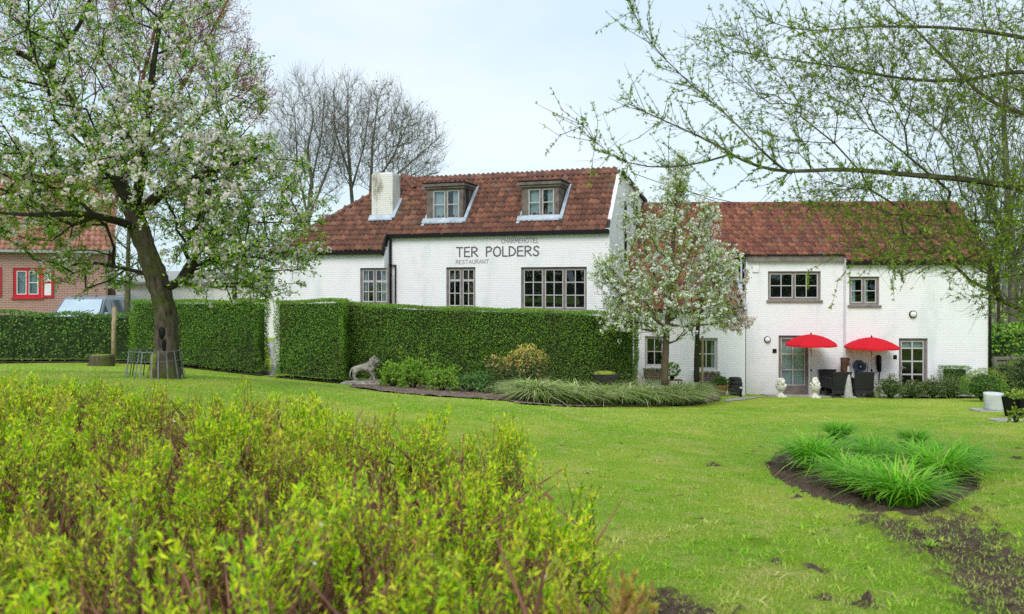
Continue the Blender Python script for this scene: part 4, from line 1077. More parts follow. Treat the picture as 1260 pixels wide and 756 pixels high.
# older brown branches forking low down
k = rng.choice(n, 900, replace=False); o0 = np.c_[q[k], zg_[k]-.02]; o1 = o0 + np.c_[rng.normal(0,.10,(900,2)), (zt_-zg_)[k]*rng.uniform(.35,.65,900)]
o2 = o1 + np.c_[rng.normal(0,.14,(900,2)), (zt_-zg_)[k]*rng.uniform(.18,.36,900)]; o3 = o1 + np.c_[rng.normal(0,.16,(900,2)), (zt_-zg_)[k]*rng.uniform(.18,.38,900)]
rt = rng.uniform(.005,.012,900)
V, F = join([edge_tubes(A_, mid, np.full(n,.0040), np.full(n,.0032), 4), edge_tubes(mid, B_, np.full(n,.0027), np.full(n,.0012), 4),
             edge_tubes(o0, o1, rt*1.4, rt, 5), edge_tubes(o1, o2, rt*.9, rt*.4, 5), edge_tubes(o1, o3, rt*.8, rt*.35, 5)])
big('branches', V-FO, F, M['stem_brown'], fh)
per = rng.integers(28, 52, n); dist = np.hypot(q[:,0], q[:,1]); per = np.where(dist > 6.5, (per*.75).astype(int), per); per = np.where(cbare[ci], per//6, per)
k = np.repeat(np.arange(n), per); m = len(k); t = rng.beta(1.9, .95, m)
Pn = np.where((t < .5)[:,None], A_[k]+(mid[k]-A_[k])*(t*2)[:,None], mid[k]+(B_[k]-mid[k])*(t*2-1)[:,None])
ax = unit(B_[k]-A_[k]); D = unit(ax*.95 + rng.normal(size=(m,3))*.46)
sz = rng.uniform(.020, .044, m)*(1.0 + .2*(dist[k] > 6))
V, F = quads(Pn, D, unit(rng.normal(size=(m,3))+np.array((0,-.3,.8))), sz, sz*.30)
big('foliage', V-FO, F, M['sprig_leaf'], fh)
# a few fallen white petals lying in the hedge
M['petal'] = leafy('white_petal', [(0,(.75,.70,.70)),(1,(.82,.80,.78))], transl=.25)
k = rng.choice(n, 120, replace=False); pc = B_[k] + rng.normal(0, .03, (120,3)) - np.array((0,0,.05))
V, F = flowers(pc, np.full(120, .016)); tag(big('fallen_petals', V-FO, F, M['petal'], fh), kind='stuff')

# ------------------------------------------------------------------ trees
def limb(pts, r0, r1):
    """pts: pixel points with a distance -> smooth polyline"""
    K = np.array([P(*p) for p in pts]); d = np.r_[0, np.cumsum(np.linalg.norm(np.diff(K, axis=0), axis=1))]
    m = max(4, int(d[-1]/.18)); t = np.linspace(0, d[-1], m)
    C = np.stack([np.interp(t, d, K[:,i]) for i in range(3)], 1)
    for _ in range(2):
        C[1:-1] = (C[:-2]+2*C[1:-1]+C[2:])/4
    return C, np.linspace(r0, r1, m)
def skeleton(limbs):
    """limbs: list of polylines; each later one hangs on the nearest earlier node"""
    X, par = [], []
    for i, (C, r) in enumerate(limbs):
        s = -1
        if i: s = int(np.argmin(np.linalg.norm(np.array(X)-C[0], axis=1)))
        for k, p in enumerate(C):
            X.append(p); par.append(s); s = len(X)-1
    return np.array(X), np.array(par)

M['moss'] = plain('moss', (0.20,0.24,0.025), .95, .4, 14, bump=.8)
# --- apple tree in blossom -----------------------------------------------------
M['apple_leaf'] = leafy('apple_leaf', [(0,(0.12,0.28,0.014)),(.5,(0.24,0.45,0.028)),(.9,(0.38,0.56,0.045)),(1,(0.50,0.42,0.13))], transl=.38)
M['apple_flower'] = leafy('apple_blossom', [(0,(.90,.70,.70)),(.3,(.92,.85,.84)),(.85,(.93,.92,.91)),(1,(.88,.58,.60))], transl=.5)
YT = 14.0
base = gpx(204, YT)
trunk = limb([(203,476,YT),(204,455,YT),(206,425,YT),(206,392,YT),(197,355,YT),(185,322,YT),(175,290,YT),(163,258,YT)], .205, .145)
trunk[1][:6] = np.linspace(.25, .175, 6)[:len(trunk[1][:6])]
mains = [trunk,
 limb([(166,262,YT),(148,228,YT+.1),(118,192,YT+.3),(90,130,YT+.5),(60,85,YT+.6),(20,62,YT+.7),(-40,60,YT+.9)], .13, .04),
 limb([(62,86,YT+.6),(72,55,YT+.5),(95,40,YT+.2),(110,0,YT)], .06, .03),
 limb([(168,268,YT),(196,238,YT-.3),(232,224,YT-.6),(272,205,YT-.9),(315,195,YT-1.1)], .12, .035),
 limb([(165,260,YT),(176,205,YT-.2),(182,140,YT-.5),(190,70,YT-.6),(200,10,YT-.6)], .11, .03),
 limb([(210,352,YT),(228,344,YT-.2),(243,326,YT-.5),(237,300,YT-.8),(246,262,YT-1.1)], .085, .03),
 limb([(172,282,YT),(132,268,YT-.5),(90,262,YT-1.0),(48,266,YT-1.4),(0,262,YT-1.6)], .085, .025),
 limb([(243,326,YT-.5),(282,312,YT-.4),(325,318,YT-.5)], .05, .02),
 limb([(163,258,YT),(150,215,YT+.8),(160,160,YT+1.5),(150,110,YT+2.0)], .09, .03),
 limb([(192,340,YT),(150,330,YT+.7),(110,322,YT+1.2),(70,330,YT+1.5)], .05, .02)]
Xb, pb_ = skeleton(mains)
S_ = YT/FPX
def cpx(px, py, dy=0): return P(px, py, YT) + (0, dy, 0)
att = np.vstack([ell(980, cpx(105,112), (226*S_, 2.7, 200*S_)), ell(440, cpx(306,272,-.2), (96*S_, 1.7, 108*S_)), ell(230, cpx(45,245,-.4), (110*S_, 1.9, 62*S_)), ell(260, cpx(215,215,-.8), (130*S_,1.6,90*S_)), ell(70, cpx(95,330,.6), (75*S_,1.2,28*S_))])
core_ = np.linalg.norm((att-cpx(170,300))/np.array((60*S_,1.6,90*S_)), axis=1) < 1
att = att[~core_ & (att[:,2] > P(0,380,YT)[2])]
X, par, order = grow(Xb, pb_, att, .30)
X[len(Xb):] += rng.normal(0, .035, (len(X)-len(Xb), 3))
r, nd_, kids = radii(par, order, .0055, .43, .085)
r[:len(Xb)] = np.maximum(np.minimum(r[:len(Xb)], .05), np.concatenate([m[1] for m in mains])*.9)
at_ = thing('apple_tree', 'old leaning apple tree with white and pink blossom and mossy trunk', 'tree', base)
AO = np.array(at_.location)
mb = MB()
C, rr = trunk; t_ = np.linspace(0, len(C)-1, len(C)*4); C = np.stack([np.interp(t_, np.arange(len(C)), C[:,i]) for i in range(3)], 1); rr = np.interp(t_, np.arange(len(rr)), rr)
wk = rng.normal(0, .075, (len(C), 36)); wk[1:-1] = (wk[:-2]+wk[1:-1]*2+wk[2:])/3; wr = rng.normal(0, .045, 36)
mb.tube(C-AO, rr, 36, True, lambda i, k: 1 + wk[i,k] + wr[(k + i//9) % 36] + .05*math.sin(k*.52+i*.13) + .05*math.sin(i*.35) + (.30*max(0, 1-i/10)*max(0, math.sin(k*.61))))
mb.build('trunk', M['bark_apple'], at_)
ms_ = MB(); ms_.ball(P(191,449,YT-.14)-AO, (.09,.09,.22), 12, 8, .12); ms_.ball(P(188,462,YT-.14)-AO, (.10,.10,.14), 10, 7, .12); ms_.build('moss_cushion', M['moss'], at_)
hb = MB(); hp = P(199,410,YT-.19)-AO
hb.ball(hp, (.055,.03,.10), 10, 6, .2); hb.ball(hp+(.03,.01,-.20), (.035,.025,.12), 8, 5, .2); hb.build('knothole', M['black'], at_)
par2 = par.copy(); par2[:len(trunk[0])] = -1
ws = wood(X, par2, r)
tw, seg = twigs(X, par, r, kids, 5, .34, .75, .0, .0042, .022)
V, F = join(ws+tw); big('branches', V-AO, F, M['bark_twig'], at_)
Pn, D = along(seg, 50000)
V, F = quads(Pn + rng.normal(0,.02,Pn.shape), unit(D*.5+rdir(len(Pn))), rdir(len(Pn), (0,-.3,.9)), rng.uniform(.04,.08,len(Pn)), rng.uniform(.024,.042,len(Pn)))
big('foliage', V-AO, F, M['apple_leaf'], at_)
cl, _ = along(seg, 5200)
pref = np.exp(-((cl[:,0]-cpx(245,0)[0])/1.4)**2 - ((cl[:,2]-cpx(0,190)[2])/1.2)**2)*.85 + .35
cl = cl[rng.uniform(size=len(cl)) < pref]
V, F = puffs(cl, 9, .060, .052); big('blossom', V-AO, F, M['apple_flower'], at_)

# --- pear tree in front of the link ---------------------------------------------
M['pear_leaf'] = leafy('pear_leaf', [(0,(0.15,0.28,0.018)),(.5,(0.28,0.44,0.035)),(1,(0.44,0.54,0.09))], transl=.35)
M['pear_flower'] = leafy('pear_blossom', [(0,(.84,.87,.76)),(.5,(.90,.91,.87)),(1,(.92,.92,.91))], transl=.5)
M['pink_flower'] = leafy('pink_blossom', [(0,(.80,.58,.55)),(.5,(.86,.75,.72)),(1,(.87,.82,.79))], transl=.4)
def blossom_tree(name, label, px, YY, mains, att, flower, nleaf, nclu, tl, bf=.35, fl=.045, barkm='bark_pear'):
    b_ = gpx(px, YY); t = thing(name, label, 'tree', b_); O_ = np.array(b_)
    Xb, pb_ = skeleton(mains); X, par, order = grow(Xb, pb_, att, bf)
    r, _, kids = radii(par, order, .006, .42, .07); r[:len(Xb)] = np.maximum(np.minimum(r[:len(Xb)], .03), np.concatenate([m[1] for m in mains]))
    mb = MB(); C, rr = mains[0]; w_ = rng.normal(0, .05, (len(C), 10)); mb.tube(C-O_, rr, 10, True, lambda i, k: 1 + w_[i,k]); mb.build('trunk', M[barkm], t)
    p2_ = par.copy(); p2_[:len(C)] = -1
    tw, seg = twigs(X, par, r, kids, 3, tl, .6, .35, .005, .03); V, F = join(wood(X, p2_, r)+tw); big('branches', V-O_, F, M[barkm], t)
    Pn, D = along(seg, nleaf); V, F = quads(Pn+rng.normal(0,.025,Pn.shape), unit(D*.5+rdir(nleaf)), rdir(nleaf,(0,-.4,.8)), rng.uniform(.04,.075,nleaf), rng.uniform(.025,.04,nleaf)); big('foliage', V-O_, F, M['pear_leaf'], t)
    cl, _ = along(seg, nclu); V, F = puffs(cl, 7, .058, fl); big('blossom', V-O_, F, M[flower], t)
    return t
YP = 22.6; SP = YP/FPX
def pp(px, py, dy=0): return P(px, py, YP) + (0, dy, 0)
def pell(n, x, y, rx, ry, dep, dy=0): return ell(n, pp(x,y,dy), (rx*SP, dep, ry*SP))
mains = [limb([(818,474,YP),(818,445,YP),(820,415,YP),(823,375,YP),(827,320,YP),(830,270,YP),(835,206,YP)], .105, .02),
 limb([(821,405,YP),(795,385,YP-.3),(765,365,YP-.5),(738,330,YP-.6)], .05, .015), limb([(822,395,YP),(850,378,YP-.3),(880,350,YP-.5),(905,325,YP-.6)], .05, .015),
 limb([(824,372,YP),(800,330,YP+.5),(785,270,YP+.7),(782,235,YP+.7)], .045, .012), limb([(825,355,YP),(850,310,YP+.3),(866,260,YP+.4)], .045, .012),
 limb([(821,410,YP),(790,405,YP-.6),(755,405,YP-.9)], .04, .012), limb([(821,400,YP),(850,402,YP-.5),(885,398,YP-.8)], .04, .012)]
att = np.vstack([pell(165,822,376,82,46,1.5), pell(125,822,325,68,52,1.3), pell(70,826,272,44,50,.9), pell(60,835,226,15,32,.4), pell(40,765,350,32,40,.7), pell(28,760,398,26,14,.6), pell(30,745,335,20,16,.5), pell(26,778,262,12,40,.4,.7), pell(40,885,330,28,30,.7), pell(20,868,262,10,30,.4)])
blossom_tree('pear_tree', 'white blossoming pear tree with a straight trunk above the grassy border', 818, YP, mains, att, 'pear_flower', 17000, 2000, .52, fl=.056)
YQ = 24.0
mains = [limb([(857,470,YQ),(857,440,YQ),(858,410,YQ),(862,370,YQ),(872,330,YQ)], .085, .03), limb([(861,375,YQ),(885,345,YQ+.2),(905,310,YQ+.3)], .035, .012), limb([(859,395,YQ),(885,385,YQ-.3),(915,378,YQ-.4)], .03, .012)]
att = np.vstack([ell(130, P(886,345,YQ), (38*.024,.9,50*.024)), ell(40, P(905,392,YQ), (22*.024,.6,18*.024)), ell(30, P(872,285,YQ), (16*.024,.5,26*.024))])
blossom_tree('apple_tree', 'slim tree with pale pink blossom just right of the white pear tree', 857, YQ, mains, att, 'pink_flower', 1900, 900, .34, fl=.055, barkm='bark_twig')
stk = gpx(864, 24.0); s_ = MB(); s_.tube([(0,0,-.1),(.01,0,1.9)], .035, 8); s_.ball((.01,0,1.9),(.035,.035,.02),8,4); so_ = s_.build('tree_stake', M['wood_pale'], None); so_.location = stk
tag(so_, 'thin wooden stake beside the slim pink blossom tree', 'stake')

# --- bare trees and far trees -----------------------------------------------------
M['bud_leaf'] = leafy('bud_leaf', [(0,(0.10,0.10,0.03)),(1,(0.18,0.19,0.06))], transl=.3)
M['red_leaf'] = leafy('red_leaf', [(0,(0.26,0.10,0.075)),(.6,(0.40,0.18,0.14)),(1,(0.48,0.28,0.23))], transl=.35)
M['spring_leaf'] = leafy('spring_leaf', [(0,(0.11,0.18,0.02)),(.6,(0.20,0.30,0.035)),(1,(0.30,0.36,0.07))], transl=.4)
M['green_leaf'] = leafy('green_leaf', [(0,(0.03,0.08,0.012)),(.6,(0.07,0.15,0.02)),(1,(0.13,0.22,0.04))], transl=.3)
def far_tree(name, label, px, YY, lims, shapes, barkm, leafm=None, nleaf=0, ls=.1, bf=.8, tip=.016, tl=1.2, group=None, npt=3, rmax=.30, zb=None):
    S_ = YY/FPX; b_ = gpx(px, YY); t = thing(name, label, 'tree', b_, 0, group); O_ = np.array(b_)
    mains = [limb([(x, y, YY+d) for x, y, d in l[0]], l[1], l[2]) for l in lims]
    Xb, pb_ = skeleton(mains); att = np.vstack([ell(n, P(x,y,YY), (rx*S_, dep, ry*S_)) for n, x, y, rx, ry, dep in shapes])
    X, par, order = grow(Xb, pb_, att, bf)
    r, _, kids = radii(par, order, tip, .40, rmax); r[:len(Xb)] = np.maximum(np.minimum(r[:len(Xb)], rmax), np.concatenate([m[1] for m in mains]))
    mb = MB(); C, rr = mains[0]; mb.tube(C-O_, rr, 9, True); mb.build('trunk', M[barkm], t); p2_ = par.copy(); p2_[:len(C)] = -1
    tw, seg = twigs(X, par, r, kids, npt, tl, .45, .45, tip*.75, tip*2.2); V, F = join(wood(X, p2_, r, 6)+tw); big('branches', V-O_, F, M[barkm], t)
    if nleaf:
        Pn, D = along(seg, nleaf); V, F = quads(Pn+rng.normal(0,.06,Pn.shape), unit(D+rdir(nleaf)), rdir(nleaf,(0,-.4,.6)), rng.uniform(.6,1.2,nleaf)*ls, rng.uniform(.4,.7,nleaf)*ls); big('foliage', V-O_, F, M[leafm], t)
    return t
YB = 50.0
far_tree('bare_tree', 'tall bare tree left of the roof, nearest the pink apple blossom', 377, YB, [([(377,440,0),(377,330,0),(378,280,0),(384,225,0),(378,185,0),(386,145,0),(381,115,0)], .32, .015), ([(378,285,0),(352,235,.6),(340,190,1)], .09, .02), ([(379,270,0),(405,205,-.6),(418,150,-1)], .11, .02), ([(378,265,0),(366,205,.5),(362,130,.8)], .09, .02), ([(380,240,0),(395,170,.4),(400,110,.6)], .08, .02)],
 [(800,380,160,50,75,2.6),(300,350,200,28,70,2),(320,408,185,28,70,2)], 'bark_bare', None, 0, bf=.42, tip=.0078, tl=1.2, group='bare trees behind the restaurant')
far_tree('bare_tree', 'bare tree behind the white chimney with one upright trunk', 432, YB+3, [([(440,440,0),(438,300,0),(433,245,0),(428,180,0),(428,110,0)], .26, .03), ([(432,235,0),(448,180,.6),(455,125,1)], .08, .02), ([(430,215,0),(412,160,-.6),(410,110,-1)], .08, .02)],
 [(700,430,160,38,70,2.4)], 'bark_bare', 'bud_leaf', 250, .12, bf=.42, tip=.0078, tl=1.2, group='bare trees behind the restaurant')
far_tree('bare_tree', 'spreading bare tree leaning right behind the restaurant roof', 458, YB+1, [([(458,440,0),(457,300,0),(456,240,0),(458,180,0),(465,125,0)], .28, .03), ([(457,235,0),(485,190,.6),(505,145,.9)], .09, .02), ([(457,240,0),(500,205,-.5),(540,170,-.8)], .09, .02), ([(457,245,0),(495,225,.6),(540,212,.8)], .1, .03)],
 [(560,475,160,34,62,2.4),(560,510,180,40,48,2.2),(140,480,215,60,22,1.8)], 'bark_bare', 'bud_leaf', 900, .13, bf=.42, tip=.0078, tl=1.2, group='bare trees behind the restaurant')
far_tree('copper_tree', 'big tree with red brown buds rising behind the apple tree', 137, 38.0, [([(137,440,0),(137,350,0),(136,280,0),(150,200,0),(170,120,0),(190,40,0)], .24, .06), ([(145,230,0),(200,150,-.6),(250,60,-1),(280,0,-1)], .16, .04), ([(140,260,0),(100,150,.6),(70,40,1)], .16, .04), ([(150,200,0),(230,150,.6),(310,110,1)], .14, .03)],
 [(520,190,30,85,110,3),(240,260,60,50,70,2.4),(110,312,115,24,40,1.6),(330,80,40,90,90,3)], 'bark_red', 'red_leaf', 24000, .085, bf=.55, tip=.010, tl=1.0)
far_tree('young_tree', 'thin young tree with a yellow green trunk behind the car', 157, 33.0, [([(157,440,0),(157,370,0),(158,300,0),(160,240,0)], .16, .04)], [(110,160,270,42,50,1.5)], 'bark_willow', 'spring_leaf', 700, .08, bf=.6, tip=.009, tl=.6)
far_tree('garden_tree', 'dark stemmed small tree above the hedge left of the white gap', 288, 30.0, [([(288,440,0),(288,372,0),(292,330,0),(296,290,0)], .13, .04), ([(290,350,0),(318,330,.4),(332,312,.5)], .05, .02), ([(290,350,0),(262,325,.4),(250,300,.5)], .05, .02)], [(170,290,300,56,45,1.3)], 'bark_twig', 'spring_leaf', 900, .07, bf=.5, tip=.008, tl=.5)
far_tree('tall_tree', 'thick pale trunked tree with thin spring leaves beyond the right end of the wing', 1247, 40.0, [([(1247,470,0),(1247,400,0),(1246,330,0),(1240,240,0),(1235,150,0),(1240,60,0)], .30, .06), ([(1246,320,0),(1215,230,.6),(1190,150,1)], .14, .03), ([(1246,330,0),(1275,260,-.6),(1290,160,-.8)], .14, .03)],
 [(420,1235,190,62,130,3),(120,1240,320,48,50,2.4),(120,1200,90,60,70,2)], 'bark_bare', 'spring_leaf', 5200, .10, bf=.7, tip=.011, tl=.9, group='trees beyond the right end of the wing')
far_tree('tall_tree', 'slender dark trunked tree close to the black downpipe on the right', 1229, 37.0, [([(1230,460,0),(1229,400,0),(1228,330,0),(1226,260,0),(1220,190,0)], .09, .03)], [(150,1225,240,36,80,1.6)], 'bark_twig', 'spring_leaf', 1300, .09, bf=.7, tip=.009, tl=.7, group='trees beyond the right end of the wing')
far_tree('tall_tree', 'leafy tree standing furthest right beyond the fence', 1300, 44.0, [([(1300,470,0),(1300,380,0),(1295,280,0),(1290,150,0)], .26, .05)], [(300,1290,200,70,150,3)], 'bark_bare', 'spring_leaf', 3000, .11, bf=.7, tip=.012, tl=.9, group='trees beyond the right end of the wing')

# --- willow whose boughs reach in from the right -------------------------------------
M['willow_leaf'] = leafy('willow_leaf', [(0,(0.12,0.22,0.016)),(.45,(0.24,0.40,0.026)),(.8,(0.40,0.55,0.04)),(1,(0.52,0.60,0.08))], transl=.55)
YW = 8.6
mains = [limb([(1440,560,YW+.6),(1430,420,YW+.5),(1420,330,YW+.4),(1405,250,YW+.3),(1390,120,YW+.2),(1385,0,YW),(1390,-140,YW)], .30, .12),
 limb([(1405,262,YW+.3),(1330,245,YW+.1),(1260,232,YW),(1195,221,YW-.1),(1105,214,YW-.2),(1033,207,YW-.3),(970,213,YW-.35),(934,207,YW-.4),(909,198,YW-.4),(893,184,YW-.45),(848,162,YW-.5),(794,139,YW-.6),(774,128,YW-.6)], .062, .006),
 limb([(900,190,YW-.4),(880,197,YW-.3),(845,206,YW-.3),(812,209,YW-.2),(767,202,YW-.2),(740,191,YW-.1),(718,155,YW-.1)], .016, .004),
 limb([(970,213,YW-.35),(943,193,YW-.5),(893,139,YW-.6),(857,112,YW-.7),(826,81,YW-.8),(790,45,YW-.8),(779,13,YW-.8)], .018, .004),
 limb([(1388,90,YW+.2),(1260,45,YW-.2),(1172,34,YW-.4),(1105,32,YW-.5),(1042,34,YW-.5),(1010,40,YW-.6),(970,38,YW-.6),(930,20,YW-.6)], .04, .005),
 limb([(1390,130,YW+.2),(1260,83,YW+.5),(1208,97,YW+.5),(1150,101,YW+.4),(1087,94,YW+.4),(1024,81,YW+.3),(952,72,YW+.3),(902,63,YW+.3)], .04, .005),
 limb([(1400,210,YW+.3),(1300,150,YW+.9),(1220,130,YW+1.2),(1150,60,YW+1.4),(1090,0,YW+1.5)], .05, .01),
 limb([(1405,255,YW+.3),(1300,262,YW-.6),(1235,290,YW-.9),(1170,310,YW-1.0),(1110,340,YW-1.1)], .04, .006),
 limb([(1404,240,YW+.3),(1300,270,YW+.9),(1215,275,YW+1.0),(1120,262,YW+1.1),(1050,270,YW+1.1)], .04, .006),
 limb([(1390,60,YW+.1),(1280,-20,YW+.6),(1180,-50,YW+.8),(1060,-30,YW+.9),(960,-30,YW+.8)], .045, .006),
 limb([(1415,300,YW+.4),(1330,330,YW+.2),(1270,335,YW),(1215,345,YW-.2)], .035, .006),
 limb([(870,-20,YW-.2),(905,25,YW-.3),(925,62,YW-.3),(935,105,YW-.3),(920,150,YW-.3)], .006, .003)]
Xb, pb_ = skeleton(mains[:-1]); SW = YW/FPX
def well(n, x, y, rx, ry, dep, dy=0): return ell(n, P(x,y,YW)+(0,dy,0), (rx*SW, dep, ry*SW))
att = np.vstack([well(430,1245,130,120,160,1.6), well(230,1160,90,110,105,1.3), well(170,1190,265,95,60,1.4), well(110,1120,295,85,45,1.2), well(120,1235,340,50,55,1.0), well(120,1050,60,70,70,.9), well(90,1040,240,75,30,.8), well(100,980,130,70,60,.7), well(40,900,60,50,50,.5), well(90,1370,80,70,160,1.6)])
X, par, order = grow(Xb, pb_, att, .55)
X[len(Xb):] += rng.normal(0, .02, (len(X)-len(Xb), 3))
r, _, kids = radii(par, order, .0022, .43, .026); r[:len(Xb)] = np.maximum(np.minimum(r[:len(Xb)], .012), np.concatenate([m[1]*.8 for m in mains[:-1]]))
wb_ = gpx(1440, YW+.6); wl_ = thing('willow_tree', 'willow with long bare boughs and fresh green leaves reaching in from the right edge', 'tree', wb_); WO = np.array(wb_)
mb = MB(); C, rr = mains[0]; C = C.copy(); C[0,2] = wb_[2]-.15; mb.tube(C-WO, rr, 12, True); mb.build('trunk', M['bark_willow'], wl_)
p2_ = par.copy(); p2_[:len(C)] = -1
tw, seg = twigs(X, par, r, kids, 4, .42, .5, .05, .0021, .009)
# side shoots along the long boughs, some upright, some hanging
bough = np.vstack([m[0] for m in mains[1:9]]); nb = 620; kk = rng.integers(0, len(bough)-1, nb)
keep = bough[kk][:,0] < P(1120,0,YW)[0]; kk = kk[keep]; nb = len(kk)
a0 = bough[kk]; dd = unit(np.c_[rng.normal(-.45,.5,nb), rng.normal(0,.4,nb), rng.choice([1,1,1,-.6],nb)*rng.uniform(.3,1,nb)]); ll = rng.uniform(.18,.62,nb)
m1 = a0 + dd*(ll*.5)[:,None]; b1 = m1 + unit(dd+rng.normal(0,.3,dd.shape)+np.array((0,0,.2)))*(ll*.5)[:,None]
tw += [edge_tubes(a0, m1, np.full(nb,.0034), np.full(nb,.0028), 4), edge_tubes(m1, b1, np.full(nb,.0028), np.full(nb,.0012), 4)]
# thin hanging strands on the right
hn = 120; hs = att[rng.integers(0, len(att), hn)]; hs = hs[(hs[:,2] < P(0,260,YW)[2])]; hn = len(hs)
h1 = hs + np.c_[rng.normal(-.12,.16,hn), rng.normal(0,.1,hn), -rng.uniform(.15,.35,hn)]; h2 = h1 + np.c_[rng.normal(-.04,.09,hn), rng.normal(0,.06,hn), -rng.uniform(.1,.32,hn)]
tw += [edge_tubes(hs, h1, np.full(hn,.003), np.full(hn,.0024), 4), edge_tubes(h1, h2, np.full(hn,.0024), np.full(hn,.001), 4)]
V, F = join(wood(X, p2_, r, 8)+tw); big('branches', V-WO, F, M['bark_willow'], wl_)
def whorls(seg_, n_, k_):
    Pn, D = along(seg_, n_); Pn = np.repeat(Pn, k_, 0); D = np.repeat(D, k_, 0); q_ = len(Pn); L = rng.uniform(.020,.052,q_)
    return quads(Pn, unit(D*.9+rng.normal(size=(q_,3))*.62), rdir(q_, (0,-.4,.6)), L, L*.30)
V, F = join([whorls(seg, 10500, 4), whorls((a0, m1, b1), 1900, 4), whorls((hs, h1, h2), 520, 4)])
big('foliage', V-WO, F, M['willow_leaf'], wl_)
# ------------------------------------------------------------------ lawn grass
M['grass_blade'] = leafy('grass_blade', [(0,(0.15,0.40,0.014)),(.45,(0.30,0.58,0.026)),(.8,(0.45,0.66,0.045)),(1,(0.60,0.54,0.19))], [(0,(0.40,0.47,0.06)),(.5,(0.60,0.57,0.14)),(1,(0.76,0.65,0.34))], 1.1, .42, .42, .6)
def lawn_ok(x, y):
    k = ~in_poly(x, y, [(px_*.97-.0, py_*.985-.05) for px_, py_ in HP]) & (np.abs(x) < .63*y + 1.6)
    s_ = soilness(x, y); return k & (s_ < rng.uniform(.25, 1.0, len(x)))
BEDLINE = [gpt(428,477)[:2], gpt(470,483)[:2], gpt(540,489)[:2], gpt(622,494)[:2], gpt(640,498)[:2], gpt(760,501)[:2], gpt(850,500)[:2], gpt(888,494)[:2], gpt(893,485)[:2]]
BEDPOLY = BEDLINE + [np.array((6.9,25.9)), np.array((4.4,26.0)), np.array((4.0,24.2)), gpx(700,23.7)[:2], gpx(560,23.6)[:2], gpx(432,24.0)[:2]]
hx = [np.array((-20,27.0)), gpx(170,26.4)[:2], gpx(317,24.5)[:2], gpx(337,24.3)[:2], gpx(421,23.3)[:2]] + BEDLINE + [np.array((7.2,26.3)), np.array((7.9,28.0)), np.array((17,27.4)), np.array((26,27))]
hx = np.array([h[:2] for h in hx]); far_lim = lambda x: np.interp(x, hx[:,0], hx[:,1])
parts = []
for n_, y0, y1, L0, L1, W, pw in ((150000, 3.9, 13, .022, .055, .0045, 1.0), (90000, 12, 29, .028, .055, .010, .8)):
    u_ = rng.uniform(0, 1, n_*2); y = y0 + (y1-y0)*u_**1.25; x = rng.uniform(-1, 1, n_*2)*(.63*y + 1.6)
    k = lawn_ok(x, y) & (y < far_lim(x)-.05); x, y = x[k][:n_], y[k][:n_]; m = len(x)
    Pn = np.c_[x, y, gz(x, y)-.006]; D = unit(np.c_[rng.normal(0,.5,(m,2)), np.ones(m)])
    parts.append(blades(Pn, D, rng.uniform(L0, L1, m), rng.uniform(.7,1.3,m)*W, rng.uniform(.2,.9,m), 2))
n_ = 1500; y = 4.2 + 22*rng.uniform(0,1,n_)**1.3; x = rng.uniform(-1,1,n_)*(.63*y+1.5); k = lawn_ok(x, y) & (y < far_lim(x)-.1); x, y = np.repeat(x[k],9), np.repeat(y[k],9); m = len(x)   # broad-leaved weeds and coarse tufts
Pn = np.c_[x+rng.normal(0,.025,m), y+rng.normal(0,.025,m), np.zeros(m)]; Pn[:,2] = gz(Pn[:,0],Pn[:,1])-.004
parts.append(blades(Pn, unit(np.c_[rng.normal(0,.8,(m,2)), np.ones(m)]), rng.uniform(.05,.10,m), rng.uniform(.008,.018,m), rng.uniform(.3,.8,m), 2))
V, F = join(parts); tag(big('lawn_grass', V, F, M['grass_blade']), 'short mown lawn grass, bright green with straw coloured patches', 'grass', kind='stuff')

def sheet(name, poly, dz, mat, res=.12, lump=.03):
    poly = [np.array(p[:2]) for p in poly]; lo_, hi_ = np.min(poly, 0), np.max(poly, 0)
    X_, Y_ = np.meshgrid(np.arange(lo_[0]-res, hi_[0]+2*res, res), np.arange(lo_[1]-res, hi_[1]+2*res, res))
    ok = in_poly(X_, Y_, poly); Z_ = gz(X_, Y_) + dz + rng.uniform(0, lump, X_.shape); ny_, nx_ = X_.shape; id_ = np.arange(nx_*ny_).reshape(ny_, nx_)
    c = ok[:-1,:-1] & ok[1:,1:] & ok[:-1,1:] & ok[1:,:-1]
    Fq = np.stack([id_[:-1,:-1], id_[:-1,1:], id_[1:,1:], id_[1:,:-1]], -1)[c]
    u_ = np.unique(Fq); mp = np.zeros(nx_*ny_, int); mp[u_] = np.arange(len(u_))
    return tag(big(name, np.stack([X_, Y_, Z_], -1).reshape(-1,3)[u_], mp[Fq], mat, None, True), kind='structure')
sheet('flower_bed', BEDPOLY, .012, M['mulch'])
sheet('soil_strip', [gpx(-80,27.0), gpx(168,26.0), gpx(318,24.3), gpx(334,25.0), gpx(334,26.2), gpx(150,27.6), gpx(-80,28.4)], .010, M['soil'])
sheet('soil_strip', [gpx(336,24.2), gpx(424,23.1), gpx(432,24.1), gpx(424,24.8), gpx(340,25.0)], .010, M['soil'])
sheet('soil_strip', [A.world((4.9,-1.9,0)), A.world((9.0,-1.9,0)), A.world((9.0,-.75,0)), A.world((4.9,-.75,0))], .030, M['soil'])
for pts in ([(890,492),(925,489),(960,487),(960,489),(925,492),(890,496)],):
    sheet('path', [gpt(*p) for p in pts], .014, M['paving'], .08, .004)
sheet('path', [gpx(324,24.4), gpx(338,24.3), gpx(345,27), gpx(352,40), gpx(325,40), gpx(333,27)], .016, M['paving'], .15, .0)

